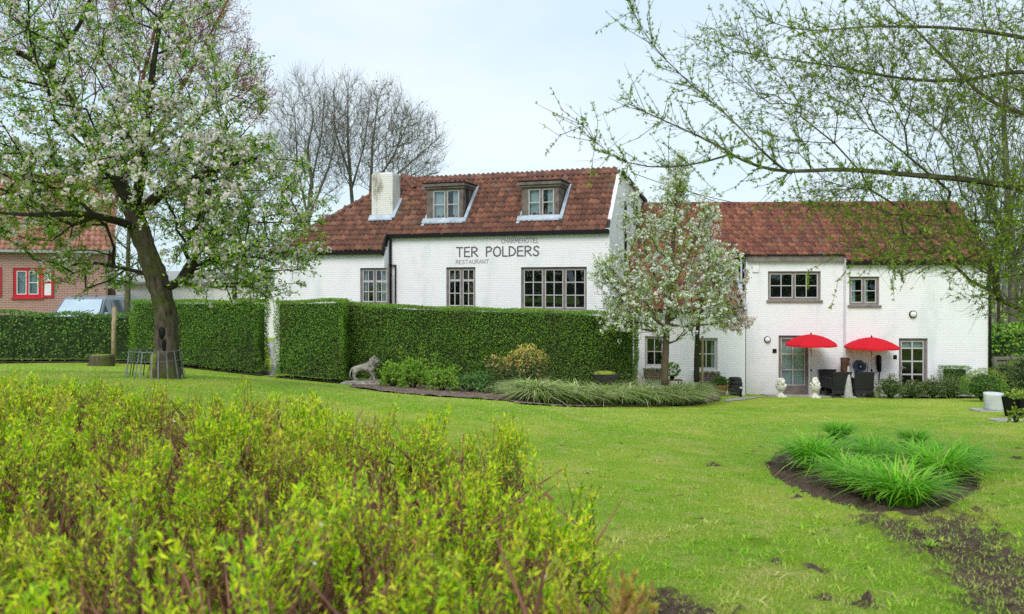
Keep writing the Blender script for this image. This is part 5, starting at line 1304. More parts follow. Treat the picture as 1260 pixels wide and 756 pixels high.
# ------------------------------------------------------------------ clumps of long leaves in the bed
M['lily_leaf'] = leafy('day_lily_leaf', [(0,(0.12,0.40,0.016)),(.5,(0.22,0.60,0.03)),(.88,(0.36,0.70,0.05)),(.95,(0.40,0.50,0.09)),(1,(0.55,0.46,0.2))], transl=.45, rough=.45)
def clump(name, label, group, n_, L, W, rad, spread, mat, droop=(.5,1.1)):
    t = thing(name, label, 'plant', (0,0,0), 0, group); a_ = rng.uniform(0, 2*PI, n_); r_ = rad*np.sqrt(rng.uniform(0,1,n_))
    Pn = np.c_[r_*np.cos(a_), r_*np.sin(a_), np.full(n_,-.01)]; D = unit(np.c_[np.cos(a_)*spread*(.25+r_/rad)+rng.normal(0,.22,n_), np.sin(a_)*spread*(.25+r_/rad)+rng.normal(0,.22,n_), np.ones(n_)])
    V, F = blades(Pn, D, rng.uniform(.6,1.1,n_)*L, rng.uniform(.7,1.2,n_)*W, rng.uniform(*droop,n_), 5); big('leaves', V, F, M[mat], t); return t
LG = 'day lily clumps in the heart shaped bed'
lp = [clump('day_lily_clump', '-', LG, 470, .72, .024, .13, .20, 'lily_leaf', (.5,.95)) for _ in range(3)]
spots = [(1003,583,1.15,0,'largest round clump of long leaves, at the left end of the soil bed'),(1032,545,.82,1,'small far clump of long leaves behind the large left one'),(1076,578,.98,2,'clump of long leaves standing alone in the middle of the bed'),
 (1124,553,.72,0,'smallest clump of long leaves, at the far back of the bed'),(1048,603,.88,1,'front clump of long leaves just right of the bare soil gap'),(1078,616,.85,2,'low front clump of long leaves at the bed edge'),
 (1112,624,.95,0,'nearest clump of long leaves, at the lowest point of the bed'),(1128,588,1.0,1,'clump of long leaves in the right half of the bed, behind the nearest one'),(1158,598,1.05,2,'clump of long leaves towards the right end of the bed'),(1180,584,.95,0,'rightmost clump of long leaves in the bed')]
for i, (px, py, s_, k, lab) in enumerate(spots):
    b_ = gpt(px, py-5)
    if i in (0, 1, 2): o = lp[k]; o.location = b_; o.rotation_euler = (0,0,i*1.1); o['label'] = lab; o.scale = (s_,)*3
    else: place_copy(lp[k], b_, i*1.7, lab, s_)

# grassy border in front of the hedge
M['sedge'] = leafy('striped_sedge_leaf', [(0,(0.14,0.24,0.035)),(.4,(0.30,0.42,0.09)),(.75,(0.52,0.60,0.23)),(1,(0.78,0.78,0.52))], transl=.25)
fr = np.array([gpt(638,492)[:2], gpt(660,497)[:2], gpt(760,499)[:2], gpt(836,499)[:2], gpt(866,494)[:2]]); bk = fr + np.array([(.2,.5),(.1,.9),(.0,1.2),(-.1,1.1),(-.3,.6)])
n_ = 6500; s_ = rng.uniform(0,4,n_); i_ = np.minimum(s_.astype(int),3); f_ = (s_-i_)[:,None]; w_ = rng.beta(.8,1.2,n_)[:,None]
q_ = (fr[i_]*(1-f_)+fr[i_+1]*f_)*(1-w_) + (bk[i_]*(1-f_)+bk[i_+1]*f_)*w_; cell = np.round(q_/.16)*.16; q_ = q_*.55 + cell*.45
D = unit(np.c_[rng.normal(0,.24,n_)+(q_-cell)[:,0]*2.5, rng.normal(0,.2,n_)-.32+w_[:,0]*.3, np.ones(n_)])
V, F = blades(np.c_[q_, gz(q_[:,0],q_[:,1])], D, rng.uniform(.95,1.3,n_), rng.uniform(.022,.036,n_), rng.uniform(.65,.95,n_), 6)
tag(big('border_grass', V, F, M['sedge']), 'arching grey green and cream striped border grass below the hedge', 'grass', kind='stuff')

# ------------------------------------------------------------------ shrubs and perennials
M['eu_leaf'] = leafy('dark_variegated_leaf', [(0,(0.06,0.10,0.02)),(.5,(0.12,0.18,0.045)),(.8,(0.20,0.22,0.07)),(1,(0.34,0.17,0.11))], transl=.2)
M['eu_tip'] = leafy('golden_leaf', [(0,(0.45,0.42,0.06)),(.6,(0.62,0.52,0.12)),(1,(0.55,0.34,0.15))], transl=.3)
M['fresh_leaf'] = leafy('fresh_perennial_leaf', [(0,(0.12,0.28,0.018)),(.5,(0.24,0.44,0.035)),(1,(0.42,0.56,0.10))], transl=.35)
M['blue_leaf'] = leafy('bluish_perennial_leaf', [(0,(0.07,0.17,0.045)),(.6,(0.14,0.29,0.075)),(1,(0.22,0.38,0.11))], transl=.3)
M['shrub_leaf'] = leafy('grey_green_shrub_leaf', [(0,(0.06,0.095,0.025)),(.5,(0.12,0.18,0.05)),(.9,(0.20,0.26,0.08)),(1,(0.30,0.24,0.13))], transl=.2)
M['box_leaf'] = leafy('box_leaf', [(0,(0.05,0.13,0.016)),(.5,(0.09,0.22,0.024)),(1,(0.17,0.32,0.04))], transl=.2)
M['box_tip'] = leafy('yellow_green_box_leaf', [(0,(0.14,0.24,0.02)),(.6,(0.24,0.34,0.03)),(1,(0.33,0.40,0.06))], transl=.3)
M['dry_stalk'] = leafy('dry_stalk', [(0,(0.16,0.13,0.06)),(.5,(0.24,0.22,0.10)),(.8,(0.15,0.20,0.06)),(1,(0.36,0.22,0.18))], transl=.25)
def bush(name, label, base, rx, ry, h, n_, size, mat, group=None, tips=None, rough=.18, cat='shrub', flat=False, wid=.55):
    t = thing(name, label, cat, base, 0, group)
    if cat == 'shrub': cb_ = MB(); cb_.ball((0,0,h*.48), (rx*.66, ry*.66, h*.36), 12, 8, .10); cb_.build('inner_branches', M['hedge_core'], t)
    nd_ = rdir(n_*2); nd_ = nd_[nd_[:,2] > -.75][:n_]; m = len(nd_)
    lump = 1 + rough*(np.sin(nd_[:,0]*5+base[0])+np.sin(nd_[:,1]*6+nd_[:,2]*4)+np.sin(nd_[:,2]*7+nd_[:,0]*3+1))*.45
    rad_ = rng.uniform(.35,1,m)**.45*lump
    Pn = np.c_[nd_[:,0]*rx*rad_, nd_[:,1]*ry*rad_, h*.5+nd_[:,2]*h*.5*rad_]; Pn[:,2] = np.maximum(Pn[:,2], .03)
    if flat: Pn[:,2] = np.minimum(Pn[:,2], h*.93+rng.normal(0,.02,m))
    sd_ = 26; a_ = rng.uniform(0,2*PI,sd_); e_ = np.c_[np.cos(a_)*rx*.6, np.sin(a_)*ry*.6, rng.uniform(.5,.8,sd_)*h]; V, F = edge_tubes(np.c_[e_[:,:2]*.15, np.full(sd_,-.03)], e_, np.full(sd_,.012), np.full(sd_,.005), 4); big('stems', V, F, M['bark_twig'], t)
    D = unit(nd_*.8+rng.normal(size=(m,3))*.6+np.array((0,0,.25))); N = unit(nd_+rng.normal(size=(m,3))*.5); S_ = size*rng.uniform(.6,1.2,m)
    tip = np.zeros(m, bool) if tips is None else (rad_/lump > .8) & (nd_[:,2]+rng.normal(0,.25,m) > tips[1])
    V, F = quads(Pn[~tip], D[~tip], N[~tip], S_[~tip], S_[~tip]*wid); big('foliage', V, F, M[mat], t)
    if tip.any(): V, F = quads(Pn[tip]*1.02, D[tip], N[tip], S_[tip], S_[tip]*wid); big('young_leaves', V, F, M[tips[0]], t)
    return t
bush('variegated_shrub', 'round shrub with golden tips in front of the long hedge', gpx(641,22.3), .82, .75, 1.22, 4200, .085, 'eu_leaf', tips=('eu_tip',.55), rough=.3)
bush('perennial', 'fresh green perennial right beside the stone lion', gpx(484,22.6), .40, .38, .62, 900, .09, 'fresh_leaf', 'perennials in the hedge bed', rough=.5, cat='plant')
bush('perennial', 'taller fresh green perennial second from the stone lion', gpx(508,22.2), .38, .36, .78, 1000, .09, 'fresh_leaf', 'perennials in the hedge bed', rough=.5, cat='plant')
bush('perennial', 'light green perennial standing alone between the tall one and the bluish ones', gpx(544,21.9), .38, .34, .62, 800, .085, 'fresh_leaf', 'perennials in the hedge bed', rough=.55, cat='plant')
bush('perennial', 'low bluish green perennial left of the golden shrub', gpx(577,22.2), .50, .35, .46, 700, .10, 'blue_leaf', 'perennials in the hedge bed', rough=.5, cat='plant')
bush('perennial', 'small bluish green perennial touching the golden shrub', gpx(604,22.2), .30, .3, .52, 500, .10, 'blue_leaf', 'perennials in the hedge bed', rough=.5, cat='plant')
bush('low_shrub', 'low yellow green cushion at the left tip of the striped border grass', gpx(644,21.5), .40, .35, .36, 900, .05, 'box_tip', rough=.15, cat='shrub')
# thin tall stems behind the perennials
for px, h_, lab in ((494,1.15,'thin tall leafy stem behind the perennial beside the lion'),(517,1.2,'thin tall leafy stem behind the second perennial from the lion'),(536,1.0,'thin leafy stem between the perennials and the lone light green one')):
    t = thing('tall_perennial', lab, 'plant', gpx(px,23.0), 0, 'thin stems in the hedge bed'); s_ = MB()
    for k in range(3): s_.tube([(0,0,-.05),(rng.normal(0,.05),rng.normal(0,.05),h_*.5),(rng.normal(0,.12),rng.normal(0,.08),h_*rng.uniform(.8,1))], [.008,.006,.003], 5)
    s_.build('stems', M['bark_twig'], t); m = 110; z = rng.uniform(.3,1,m)*h_; V, F = quads(np.c_[rng.normal(0,.07,m),rng.normal(0,.06,m),z], rdir(m,(0,0,.4)), rdir(m), .07, .035); big('foliage', V, F, M['fresh_leaf'], t)
# dry stalks
n_ = 420; t = thing('dry_stalks', 'tuft of dry straw coloured stalks between the wooden trough and the pear trunk', 'plant', gpx(787,22.9))
V, F = blades(np.c_[rng.normal(0,.38,n_),rng.normal(0,.22,n_),np.full(n_,-.02)], unit(np.c_[rng.normal(0,.25,(n_,2)),np.ones(n_)]), rng.uniform(.35,.85,n_), .014, rng.uniform(.1,.5,n_), 3); big('stalks', V, F, M['dry_stalk'], t)
m = 260; V, F = quads(np.c_[rng.normal(0,.36,m),rng.normal(0,.2,m),rng.uniform(.35,.85,m)], rdir(m,(0,0,.5)), rdir(m), .05, .03); tag(big('seed_heads', V, F, M['dry_stalk'], t), kind='stuff')
# shrubs before the right-hand door
SG = 'shrubs in front of the right-hand door'
for px, Y_, rx, h_, lab in ((1096,27.0,.40,.74,'grey green shrub nearest the right-hand parasol'),(1122,27.1,.42,.55,'low grey green shrub below the right-hand glazed door'),(1147,27.0,.40,.66,'grey green shrub just right of the glazed door'),(1170,26.9,.45,.68,'wide grey green shrub below the dark clipped block')):
    bush('door_shrub', lab, gpx(px,Y_), rx, .4, h_, 1300, .075, 'shrub_leaf', SG, rough=.35, wid=.42)
a = gpx(1164,27.6); b = gpx(1196,27.55); o = hedge('clipped_block', 'small dark clipped block hedge against the white wall', [a, b, off(b,(0,1),.55), off(a,(0,1),.55)], [top(0,452,a), top(0,452,b), top(0,452,b), top(0,452,a)], 'box_leaf', 900, .04, .015)
bush('clipped_shrub', 'wide flat topped clipped shrub with yellow green young leaves above the round stone pot', gpx(1211,24.2), .66, .6, .95, 4200, .045, 'box_leaf', tips=('box_tip',.25), rough=.1)

# ------------------------------------------------------------------ stone lion
def skin_mesh(name, verts, edges, rad_, mat, parent, sub=2):
    me = bpy.data.meshes.new('tmp'); me.from_pydata([tuple(v) for v in verts], edges, []); o = bpy.data.objects.new('tmp', me); COL.objects.link(o)
    o.modifiers.new('skin', 'SKIN'); sv = me.skin_vertices[0].data
    for i, r_ in enumerate(rad_):
        r_ = r_ if hasattr(r_, '__len__') else (r_, r_); sv[i].radius = r_; sv[i].use_root = (i == 0)
    ss = o.modifiers.new('sub', 'SUBSURF'); ss.levels = sub; ss.render_levels = sub
    dg = bpy.context.evaluated_depsgraph_get(); dg.update(); m2 = bpy.data.meshes.new_from_object(o.evaluated_get(dg)); m2.name = name
    bpy.data.objects.remove(o); bpy.data.meshes.remove(me); m2.materials.clear()
    m2.polygons.foreach_set('use_smooth', np.ones(len(m2.polygons), bool))
    return link(name, m2, mat, parent)
sl_b = gpt(447, 474)
sl = MB(); sl.bbox((-.60,-.30,-.06),(.55,.30,.09),.02); sl.bbox((-.35,-.28,.0901),(.50,.26,.13),.015); slo = sl.build('stone_slab', M['stone'], None); slo.location = sl_b; slo.rotation_euler = (0,0,-.05)
tag(slo, 'pale weathered stone slab under the lion statue', 'slab')
li = thing('lion_statue', 'weathered grey stone lion standing on a pale slab before the hedge', 'statue', sl_b+(.02,0,.13), -.08)
v = [(-.26,0,.36),(-.10,0,.37),(.08,0,.38),(.20,0,.42),(.30,0,.52),(.38,0,.55),(.46,0,.50),      # rump, belly, chest, neck, head, brow, muzzle
 (-.28,.08,.24),(-.33,.09,.13),(-.29,.09,.015),(-.24,.09,.015), (-.24,-.08,.24),(-.27,-.09,.13),(-.20,-.09,.015),(-.14,-.09,.015),
 (.19,.08,.24),(.20,.08,.12),(.16,.08,.015),(.22,.08,.015), (.23,-.08,.25),(.30,-.08,.14),(.32,-.08,.015),(.38,-.08,.015),
 (-.34,0,.36),(-.40,0,.22),(-.41,0,.08)]
e = [(0,1),(1,2),(2,3),(3,4),(4,5),(5,6),(0,7),(7,8),(8,9),(9,10),(0,11),(11,12),(12,13),(13,14),(3,15),(15,16),(16,17),(17,18),(3,19),(19,20),(20,21),(21,22),(0,23),(23,24),(24,25)]
rr = [.115,.105,.125,.14,.125,.085,.055, .075,.048,.042,.035, .075,.048,.042,.035, .062,.046,.042,.035, .062,.046,.042,.035, .03,.022,.028]
lb = skin_mesh('body', v, e, rr, M['stone'], li)
mm = MB()
for k in range(46):
    a_ = rng.uniform(0, 2*PI); s_ = rng.uniform(0,1); c_ = np.array((.17+.15*s_, .115*math.cos(a_)*(1.05), .43+.12*s_+.135*math.sin(a_))); mm.ball(c_, (.035,.03,.05), 7, 4, .15)
mm.build('mane', M['stone'], li)
mm = MB()
for s_ in (-1, 1):
    mm.ball((.37,s_*.075,.625),(.02,.025,.028),7,4); mm.ball((.435,s_*.045,.565),(.014,.014,.012),6,4)
mm.ball((.505,0,.515),(.02,.025,.018),6,4); mm.build('face', M['stone'], li)

# ------------------------------------------------------------------ wooden trough with moss
tr = thing('wooden_trough', 'small dark wooden trough with a mossy top beside the border grass', 'trough', gpx(744,22.2), .05)
t_ = MB(); top_, bot_ = [(-.36,-.22),(.36,-.22),(.36,.22),(-.36,.22)], [(-.20,-.15),(.20,-.15),(.20,.15),(-.20,.15)]
zt_, zb_ = .76, .55
for i in range(4):
    a_, b_, c_, d_ = bot_[i], bot_[(i+1)%4], top_[(i+1)%4], top_[i]; n_ = np.cross(np.array((b_[0]-a_[0],b_[1]-a_[1],0)), np.array((d_[0]-a_[0],d_[1]-a_[1],zt_-zb_))); n_ = n_/np.linalg.norm(n_)*.025
    t_.prism([(*a_,zb_),(*b_,zb_),(*c_,zt_),(*d_,zt_)], -n_)
t_.box((-.19,-.14,zb_-.001),(.19,.14,zb_+.03)); t_.build('trough', M['barrel'], tr)
for x in (-.16,.16):
    l_ = MB(); l_.bar((x,-.12,zb_+.005),(x*1.3,-.16,-.03),.05); l_.build('leg', M['barrel'], tr)
    l_ = MB(); l_.bar((x,.12,zb_+.005),(x*1.3,.16,-.03),.05); l_.build('leg', M['barrel'], tr)
l_ = MB(); l_.ball((0,0,.76),(.33,.20,.09),12,6,.08); l_.build('moss_cushion', M['moss'], tr)

# ------------------------------------------------------------------ apple tree guard, stump, post
tg = thing('tree_guard', 'low galvanised wire guard standing round the apple tree foot', 'tree guard', gpx(191,YT), 0)
def guard_side():
    g_ = MB(); n_ = 22
    rt_, rb_ = .40, .50
    T_ = [(rt_*math.cos(2*PI*k/n_), rt_*.95*math.sin(2*PI*k/n_), .46) for k in range(n_+1)]
    g_.tube(T_, .009, 6, False); g_.tube([(x*1.07,y*1.07,.30) for x,y,_ in T_], .006, 6, False); return g_
guard_side().build('hoop', M['metal_galv'], tg)
for k in range(18):
    a_ = 2*PI*k/18+.1*rng.normal(); g_ = MB(); g_.bar((.50*math.cos(a_),.48*math.sin(a_),-.06),(.40*math.cos(a_+.06*rng.normal()),.38*math.sin(a_),.47+.02*rng.normal()),.020,.008); g_.build('bar', M['metal_galv'], tg)
st = thing('tree_stump', 'short mossy log section standing on the lawn before the low hedge', 'stump', gpt(125,450.5), .3)
s_ = MB(); w_ = rng.normal(0,.04,(6,16)); s_.tube([(0,0,-.05),(0,0,.05),(0,0,.15),(0,0,.25),(0,0,.31),(0,0,.325)], [.37,.36,.345,.345,.345,.325], 16, True, lambda i,k: 1+w_[min(i,4),k]*.8); s_.build('trunk', M['bark_apple'], st)
s_ = MB(); s_.lathe([(.30,0),(.31,.012),(.2,.016),(.02,.018)],16,(0,0,.322)); s_.build('cut_face', M['moss'], st)
po = thing('wooden_post', 'slim pale wooden post rising above the low hedge beside the car', 'post', gpx(140,25.7), 0)
s_ = MB(); s_.tube([(0,0,-.1),(.0,0,.9),(.02,0,1.78)], [.075,.07,.065], 9); s_.build('shaft', M['wood_pale'], po); s_ = MB(); s_.lathe([(.066,0),(.05,.025),(.01,.035)],9,(.02,0,1.7805)); s_.build('cap', M['wood_pale'], po)

# ------------------------------------------------------------------ parked van behind the low hedge
M['car_paint'] = plain('silver_car_paint', (0.30,0.34,0.40), .3, .04, 2, metal=.35); M['windscreen_sky_glass'] = plain('windscreen_sky_glass', (0.42,0.52,0.60), .04, .08, 1.5, spec=.9); M['car_side_glass'] = plain('car_side_glass', (0.10,0.13,0.16), .04, .1, 1.5, spec=.9); M['tyre'] = plain('tyre_rubber', (.02,.02,.02), .8)  # windscreen glass has a pale blue sky reflection painted into its colour
vb_ = gpx(116, 33.0); vz = P(100, 366, 31.5)[2] - 1.93
van = thing('parked_van', 'pale silver van parked between the low hedge and the brick house', 'van', (vb_[0], vb_[1], vz), math.atan2(-1.0,.02))
secs = [(2.36,.80,.42,.62),(2.30,.86,.30,.80),(2.05,.92,.26,.98),(1.55,.95,.26,1.10)]
body = MB()
def sec_pts(w, z0_, z1_, tz=None, tw=None):
    """half-rounded cross-section"""
    return [(-w+.08,z0_),(w-.08,z0_),(w,z0_+.12),(w,z1_-.10),(w-.07,z1_),(-w+.07,z1_),(-w,z1_-.10),(-w,z0_+.12)]
allsec = [(2.36,.80,.42,.62),(2.30,.88,.30,.82),(2.05,.93,.26,.98),(1.50,.95,.26,1.12),(-2.15,.95,.26,1.12),(-2.28,.92,.32,1.12)]
V = [(x,y,z) for x,w,a_,b_ in allsec for y,z in sec_pts(w,a_,b_)]; n8 = 8
Fc = [(i*n8+(k+1)%n8, i*n8+k, (i+1)*n8+k, (i+1)*n8+(k+1)%n8) for i in range(len(allsec)-1) for k in range(n8)] + [tuple(range(n8)), tuple(range(len(V)-1, len(V)-n8-1, -1))]
body.add(V, Fc)
cab = [(1.50,.93,1.1201),(.80,.80,1.86),(.55,.78,1.93),(-2.05,.78,1.93),(-2.25,.90,1.1201)]
V = []
for x,w,z in cab: V += [(x,w,z),(x,-w,z)]
body.add(V, [(0,1,3,2),(2,3,5,4),(4,5,7,6),(6,7,9,8)]); body.add([V[i] for i in (0,2,4,6,8)], [(4,3,2,1,0)]); body.add([V[i] for i in (1,3,5,7,9)], [(0,1,2,3,4)])
body.build('body', M['car_paint'], van)
def lerp(a_, b_, t): return tuple(np.array(a_)*(1-t)+np.array(b_)*t)
w_ = MB(); n_ = np.array((.726,0,.687))*.012
c4 = [(1.44,.86,1.18),(1.44,-.86,1.18),(.83,-.74,1.83),(.83,.74,1.83)]; w_.prism([tuple(np.array(c)+n_) for c in c4], tuple(-n_*.9)); w_.build('windscreen', M['windscreen_sky_glass'], van)
w_ = MB(); c5 = [(1.475,.915,1.1385),(1.475,-.915,1.1385),(.815,-.775,1.836),(.815,.775,1.836)]; w_.prism([tuple(np.array(c)+n_*.55) for c in c5], tuple(-n_*.45)); w_.build('windscreen_seal', M['black'], van)
for s in (-1, 1): w_ = MB(); w_.bar((1.43,s*.1,1.215),(1.22,s*.1+.5,1.435),.025); w_.build('wiper', M['black'], van)
for s in (1, -1):
    for (x0, x1, u0_, u1_) in ((1.22,.42,.72,.40),(.32,-.75,.32,-.75),(-.85,-2.02,-.85,-1.92)):
        w_ = MB(); ya, yb = s*.925, s*.805; w_.prism([(x0,ya,1.2),(x1,ya,1.2),(u1_,yb,1.80),(u0_,yb,1.80)], (0,s*.012,0)); w_.build('side_window', M['car_side_glass'], van)
    w_ = MB(); w_.bbox((1.15,s*1.08-.09,1.12),(1.28,s*1.08+.09,1.34),.03); w_.bar((1.2,s*.92,1.18),(1.2,s*1.02,1.2),.05); w_.build('wing_mirror', M['car_paint'], van)
    w_ = MB(); w_.bar((.5,s*.70,1.97),(-2.0,s*.70,1.97),.04); w_.bar((.45,s*.70,1.92),(.45,s*.70,1.97),.04); w_.bar((-1.9,s*.70,1.92),(-1.9,s*.70,1.97),.04); w_.build('roof_rail', M['metal_grey'], van)
    w_ = MB(); w_.prism([(2.315,s*.50,.66),(2.315,s*.84,.66),(2.16,s*.86,.86),(2.19,s*.52,.86)], (.02,0,.01)); w_.build('headlight', M['lamp_glass'], van)
    for x in (1.45,-1.45):
        V = []
        w_ = MB(); ring = lambda r_, y: [(x+r_*math.cos(2*PI*k/18), y, .32+r_*math.sin(2*PI*k/18)) for k in range(18)]
        w_.prism(ring(.32, s*.76), (0,s*.21,0)); wo_ = w_.build('wheel', M['tyre'], van); w_ = MB(); w_.prism(ring(.19, s*.9705), (0,s*.012,0)); w_.build('rim', M['metal_grey'], wo_)
w_ = MB(); w_.box((2.35,-.42,.60),(2.375,.42,.68)); w_.build('grille', M['black'], van)

# ------------------------------------------------------------------ terrace: parasols, chairs, urns and the things on the wall
def parasol(px, ytop, lab, rad=.90):
    Y_ = 28.0; b_ = gpx(px, Y_); ht = float(P(px, ytop, Y_)[2]-b_[2]); t = thing('parasol', lab, 'parasol', b_, rng.uniform(0,.3), 'red parasols on the terrace'); n_ = 8; c_ = MB(); V = []; sub_ = 4; rings = [(.02,0),(.22,-.022),(.45,-.075),(.70,-.165),(.90,-.265),(1.0,-.335)]
    for f_, dz in rings:
        for k in range(n_*sub_):
            a_ = 2*PI*k/(n_*sub_); s_ = (k % sub_)/sub_; sag = 1 - .085*math.sin(PI*s_); V.append((rad*f_*sag*math.cos(a_), rad*f_*sag*math.sin(a_), ht-.03+dz*rad/.9 - .02*f_*math.sin(PI*s_)))
    m_ = n_*sub_; Fq = [(i*m_+k, i*m_+(k+1)%m_, (i+1)*m_+(k+1)%m_, (i+1)*m_+k) for i in range(len(rings)-1) for k in range(m_)]
    base_ = len(V)
    for k in range(m_):
        x, y, z = V[(len(rings)-1)*m_+k]; V.append((x*1.005, y*1.005, z-.055))
    Fq += [((len(rings)-1)*m_+k, (len(rings)-1)*m_+(k+1)%m_, base_+(k+1)%m_, base_+k) for k in range(m_)]; Fq.append(tuple(range(m_-1,-1,-1)))
    c_.add(V, Fq, False); c_.build('canopy', M['parasol_red'], t)
    p_ = MB(); p_.tube([(0,0,.05),(0,0,ht-.04)], .020, 8); p_.build('pole', M['metal_grey'], t)
    p_ = MB(); p_.lathe([(.025,0),(.03,.03),(.012,.07),(.004,.09)],8,(0,0,ht-.04)); p_.build('finial', M['black'], t)
    p_ = MB(); p_.lathe([(.23,0),(.23,.05),(.05,.075),(.035,.30)],16,(0,0,0)); p_.build('base', M['stone_grey'], t)
    p_ = MB(); p_.lathe([(.028,0),(.032,.03),(.028,.08)],8,(0,0,.88)); p_.build('clamp', M['black'], t)
    for k in range(8):
        a_ = 2*PI*k/8; r_ = MB(); r_.bar((.025*math.cos(a_),.025*math.sin(a_),ht-.06),(rad*.97*math.cos(a_),rad*.97*math.sin(a_),ht-.41*rad/.9),.012); r_.build('rib', M['metal_grey'], t)
parasol(998, 410.5, 'left of the two red parasols, beside the door with pale curtains')
parasol(1072.5, 414, 'right of the two red parasols, in front of the blue hose reel')
def chair():
    t = thing('rattan_chair', '-', 'chair', (0,0,0), 0, 'black rattan chairs on the terrace')
    c_ = MB(); c_.bbox((-.27,-.27,.36),(.27,.25,.44),.02); c_.build('seat', M['rattan'], t)
    c_ = MB(); c_.prism([(-.30,.25,.30),(.30,.25,.30),(.32,.34,.86),(-.32,.34,.86)], (0,.05,.005)); c_.bar((-.33,.365,.87),(.33,.365,.87),.05,.035); c_.build('backrest', M['rattan'], t)
    for s in (-1, 1):
        c_ = MB(); c_.bbox((s*.31-.035,-.28,.62),(s*.31+.035,.26,.66),.01); c_.box((s*.31-.025,-.26,.30),(s*.31+.025,.25,.6199)); c_.build('armrest', M['rattan'], t)
        for y in (-.24,.26): c_ = MB(); c_.bar((s*.28,y,.36),(s*.29,y*1.04,0),.045); c_.build('leg', M['rattan'], t)
    c_ = MB(); c_.box((-.28,-.265,.13),(.28,-.245,.3599)); c_.build('apron', M['rattan'], t)
    c_ = MB(); c_.box((-.28,.255,.13),(.28,.275,.3599)); c_.build('apron', M['rattan'], t)
    return t
ch0 = chair()
def on_terrace(px, Y_): b_ = gpx(px, Y_); b_[2] += .022; return b_
for i, (px, Y_, rz, lab) in enumerate(((1030,27.75,PI+.1,'front left rattan chair, its back turned to the lawn, left of the stone cone'),(1024,28.45,.1,'rear left rattan chair, partly hidden against the white wall'),(1060,27.75,PI-.15,'front right rattan chair, right of the stone cone'),(1053,28.3,-.1,'rear right rattan chair, behind the front right one by the hose reel'))):
    if i == 0: ch0.location = on_terrace(px, Y_); ch0.rotation_euler = (0,0,rz); ch0['label'] = lab
    else: place_copy(ch0, on_terrace(px, Y_), rz, lab)
def urn(px, py, lab, kind):
    t = thing('stone_urn', lab, 'urn', gpx(px, 27.1), 0, 'white stone urns on the lawn edge')
    u_ = MB(); u_.bbox((-.15,-.15,-.03),(.15,.15,.06),.012); u_.lathe([(.13,.06),(.11,.09),(.065,.14),(.06,.18),(.10,.21),(.115,.225)],16); u_.build('foot', M['stone_white'], t)
    u_ = MB(); u_.lathe([(.07,.2251),(.13,.25),(.165,.30),(.175,.36),(.19,.385),(.165,.39)],18); u_.build('bowl', M['stone_white'], t)
    f_ = MB()
    if kind == 0:
        for k in range(26): a_ = rng.uniform(0,2*PI); h_ = rng.uniform(0,1); r_ = .15*(1-.55*h_); f_.ball((r_*math.cos(a_), r_*math.sin(a_), .40+.20*h_), .052, 8, 5, .15)
        f_.ball((0,0,.48),(.12,.12,.13),10,6)
    else:
        for k in range(30): a_ = rng.uniform(0,2*PI); h_ = rng.uniform(0,1); r_ = .17*(1-.85*h_); f_.ball((r_*math.cos(a_), r_*math.sin(a_), .39+.26*h_), (.045,.045,.055), 7, 5, .2)
        f_.ball((0,0,.47),(.10,.10,.16),10,6)
    f_.build('fruit_heap', M['stone_white'], t)
urn(961, 488, 'white stone urn with a rounded heap, left of the glazed door', 0)
urn(1003, 488, 'white stone urn with a pointed heap below the left parasol', 1)
t = thing('stone_cone', 'slim grey stone cone standing between the rattan chairs', 'garden ornament', on_terrace(1044,27.45))
s_ = MB(); s_.lathe([(.15,.04),(.145,.06),(.03,1.02),(.005,1.06)],12); s_.build('cone', M['stone_grey'], t); s_ = MB(); s_.bbox((-.19,-.19,0),(.19,.19,.0399),.01); s_.build('plinth', M['stone_grey'], t)
t = thing('timber_column', 'thick dark brown timber column behind the stone cone', 'column', on_terrace(1039.5,28.35))
s_ = MB(); w_ = rng.normal(0,.03,(5,12)); s_.tube([(0,0,0),(0,0,.35),(0,0,.75),(0,0,1.15),(0,0,1.3)],[.15,.14,.15,.145,.15],12,True,lambda i,k:1+w_[i,k]); s_.build('shaft', M['wood_brown'], t); s_ = MB(); s_.lathe([(.155,0),(.155,.02),(.10,.03)],12,(0,0,1.301)); s_.build('cap', M['wood_brown'], t)
def on_wall(px, py, v=0): return A.world(A.at(px, py, v))
t = thing('hose_reel', 'dark blue hose reel hanging on the white wall between the chairs and the parasol pole', 'hose reel', on_wall(1056,450.5,RVo), A.yaw)
def disc(mb, r_, y0_, y1_, c=(0,0), n_=20, sx=1.0): mb.prism([(c[0]+r_*sx*math.cos(2*PI*k/n_), y0_, c[1]+r_*math.sin(2*PI*k/n_)) for k in range(n_)], (0, y1_-y0_, 0))
s_ = MB(); disc(s_, .185, -.04, -.20, sx=1.12); s_.build('case', M['blue_plastic'], t); s_ = MB(); disc(s_, .10, -.2005, -.225); s_.build('hub', M['iron'], t); s_ = MB(); disc(s_, .035, -.2255, -.232); s_.build('hub_cap', M['metal_grey'], t); s_ = MB(); s_.box((-.10,-.0395,-.25),(.10,-.001,.2)); s_.build('bracket', M['iron'], t)
s_ = MB(); s_.ball((.24,-.12,.10),(.045,.04,.035),8,5); s_.build('nozzle', M['yellow'], t); s_ = MB(); s_.tube([(.25,-.12,.08),(.29,-.10,-.05),(.28,-.08,-.22),(.29,-.08,-.36)],.010,6); s_.ball((.29,-.08,-.38),(.025,.02,.045),8,5); s_.build('hose_end', M['black'], t)
t = thing('closed_umbrella', 'closed black cover on a thin rod hanging on the wall by the right parasol', 'umbrella', on_wall(1080.5,455,RVo), A.yaw)
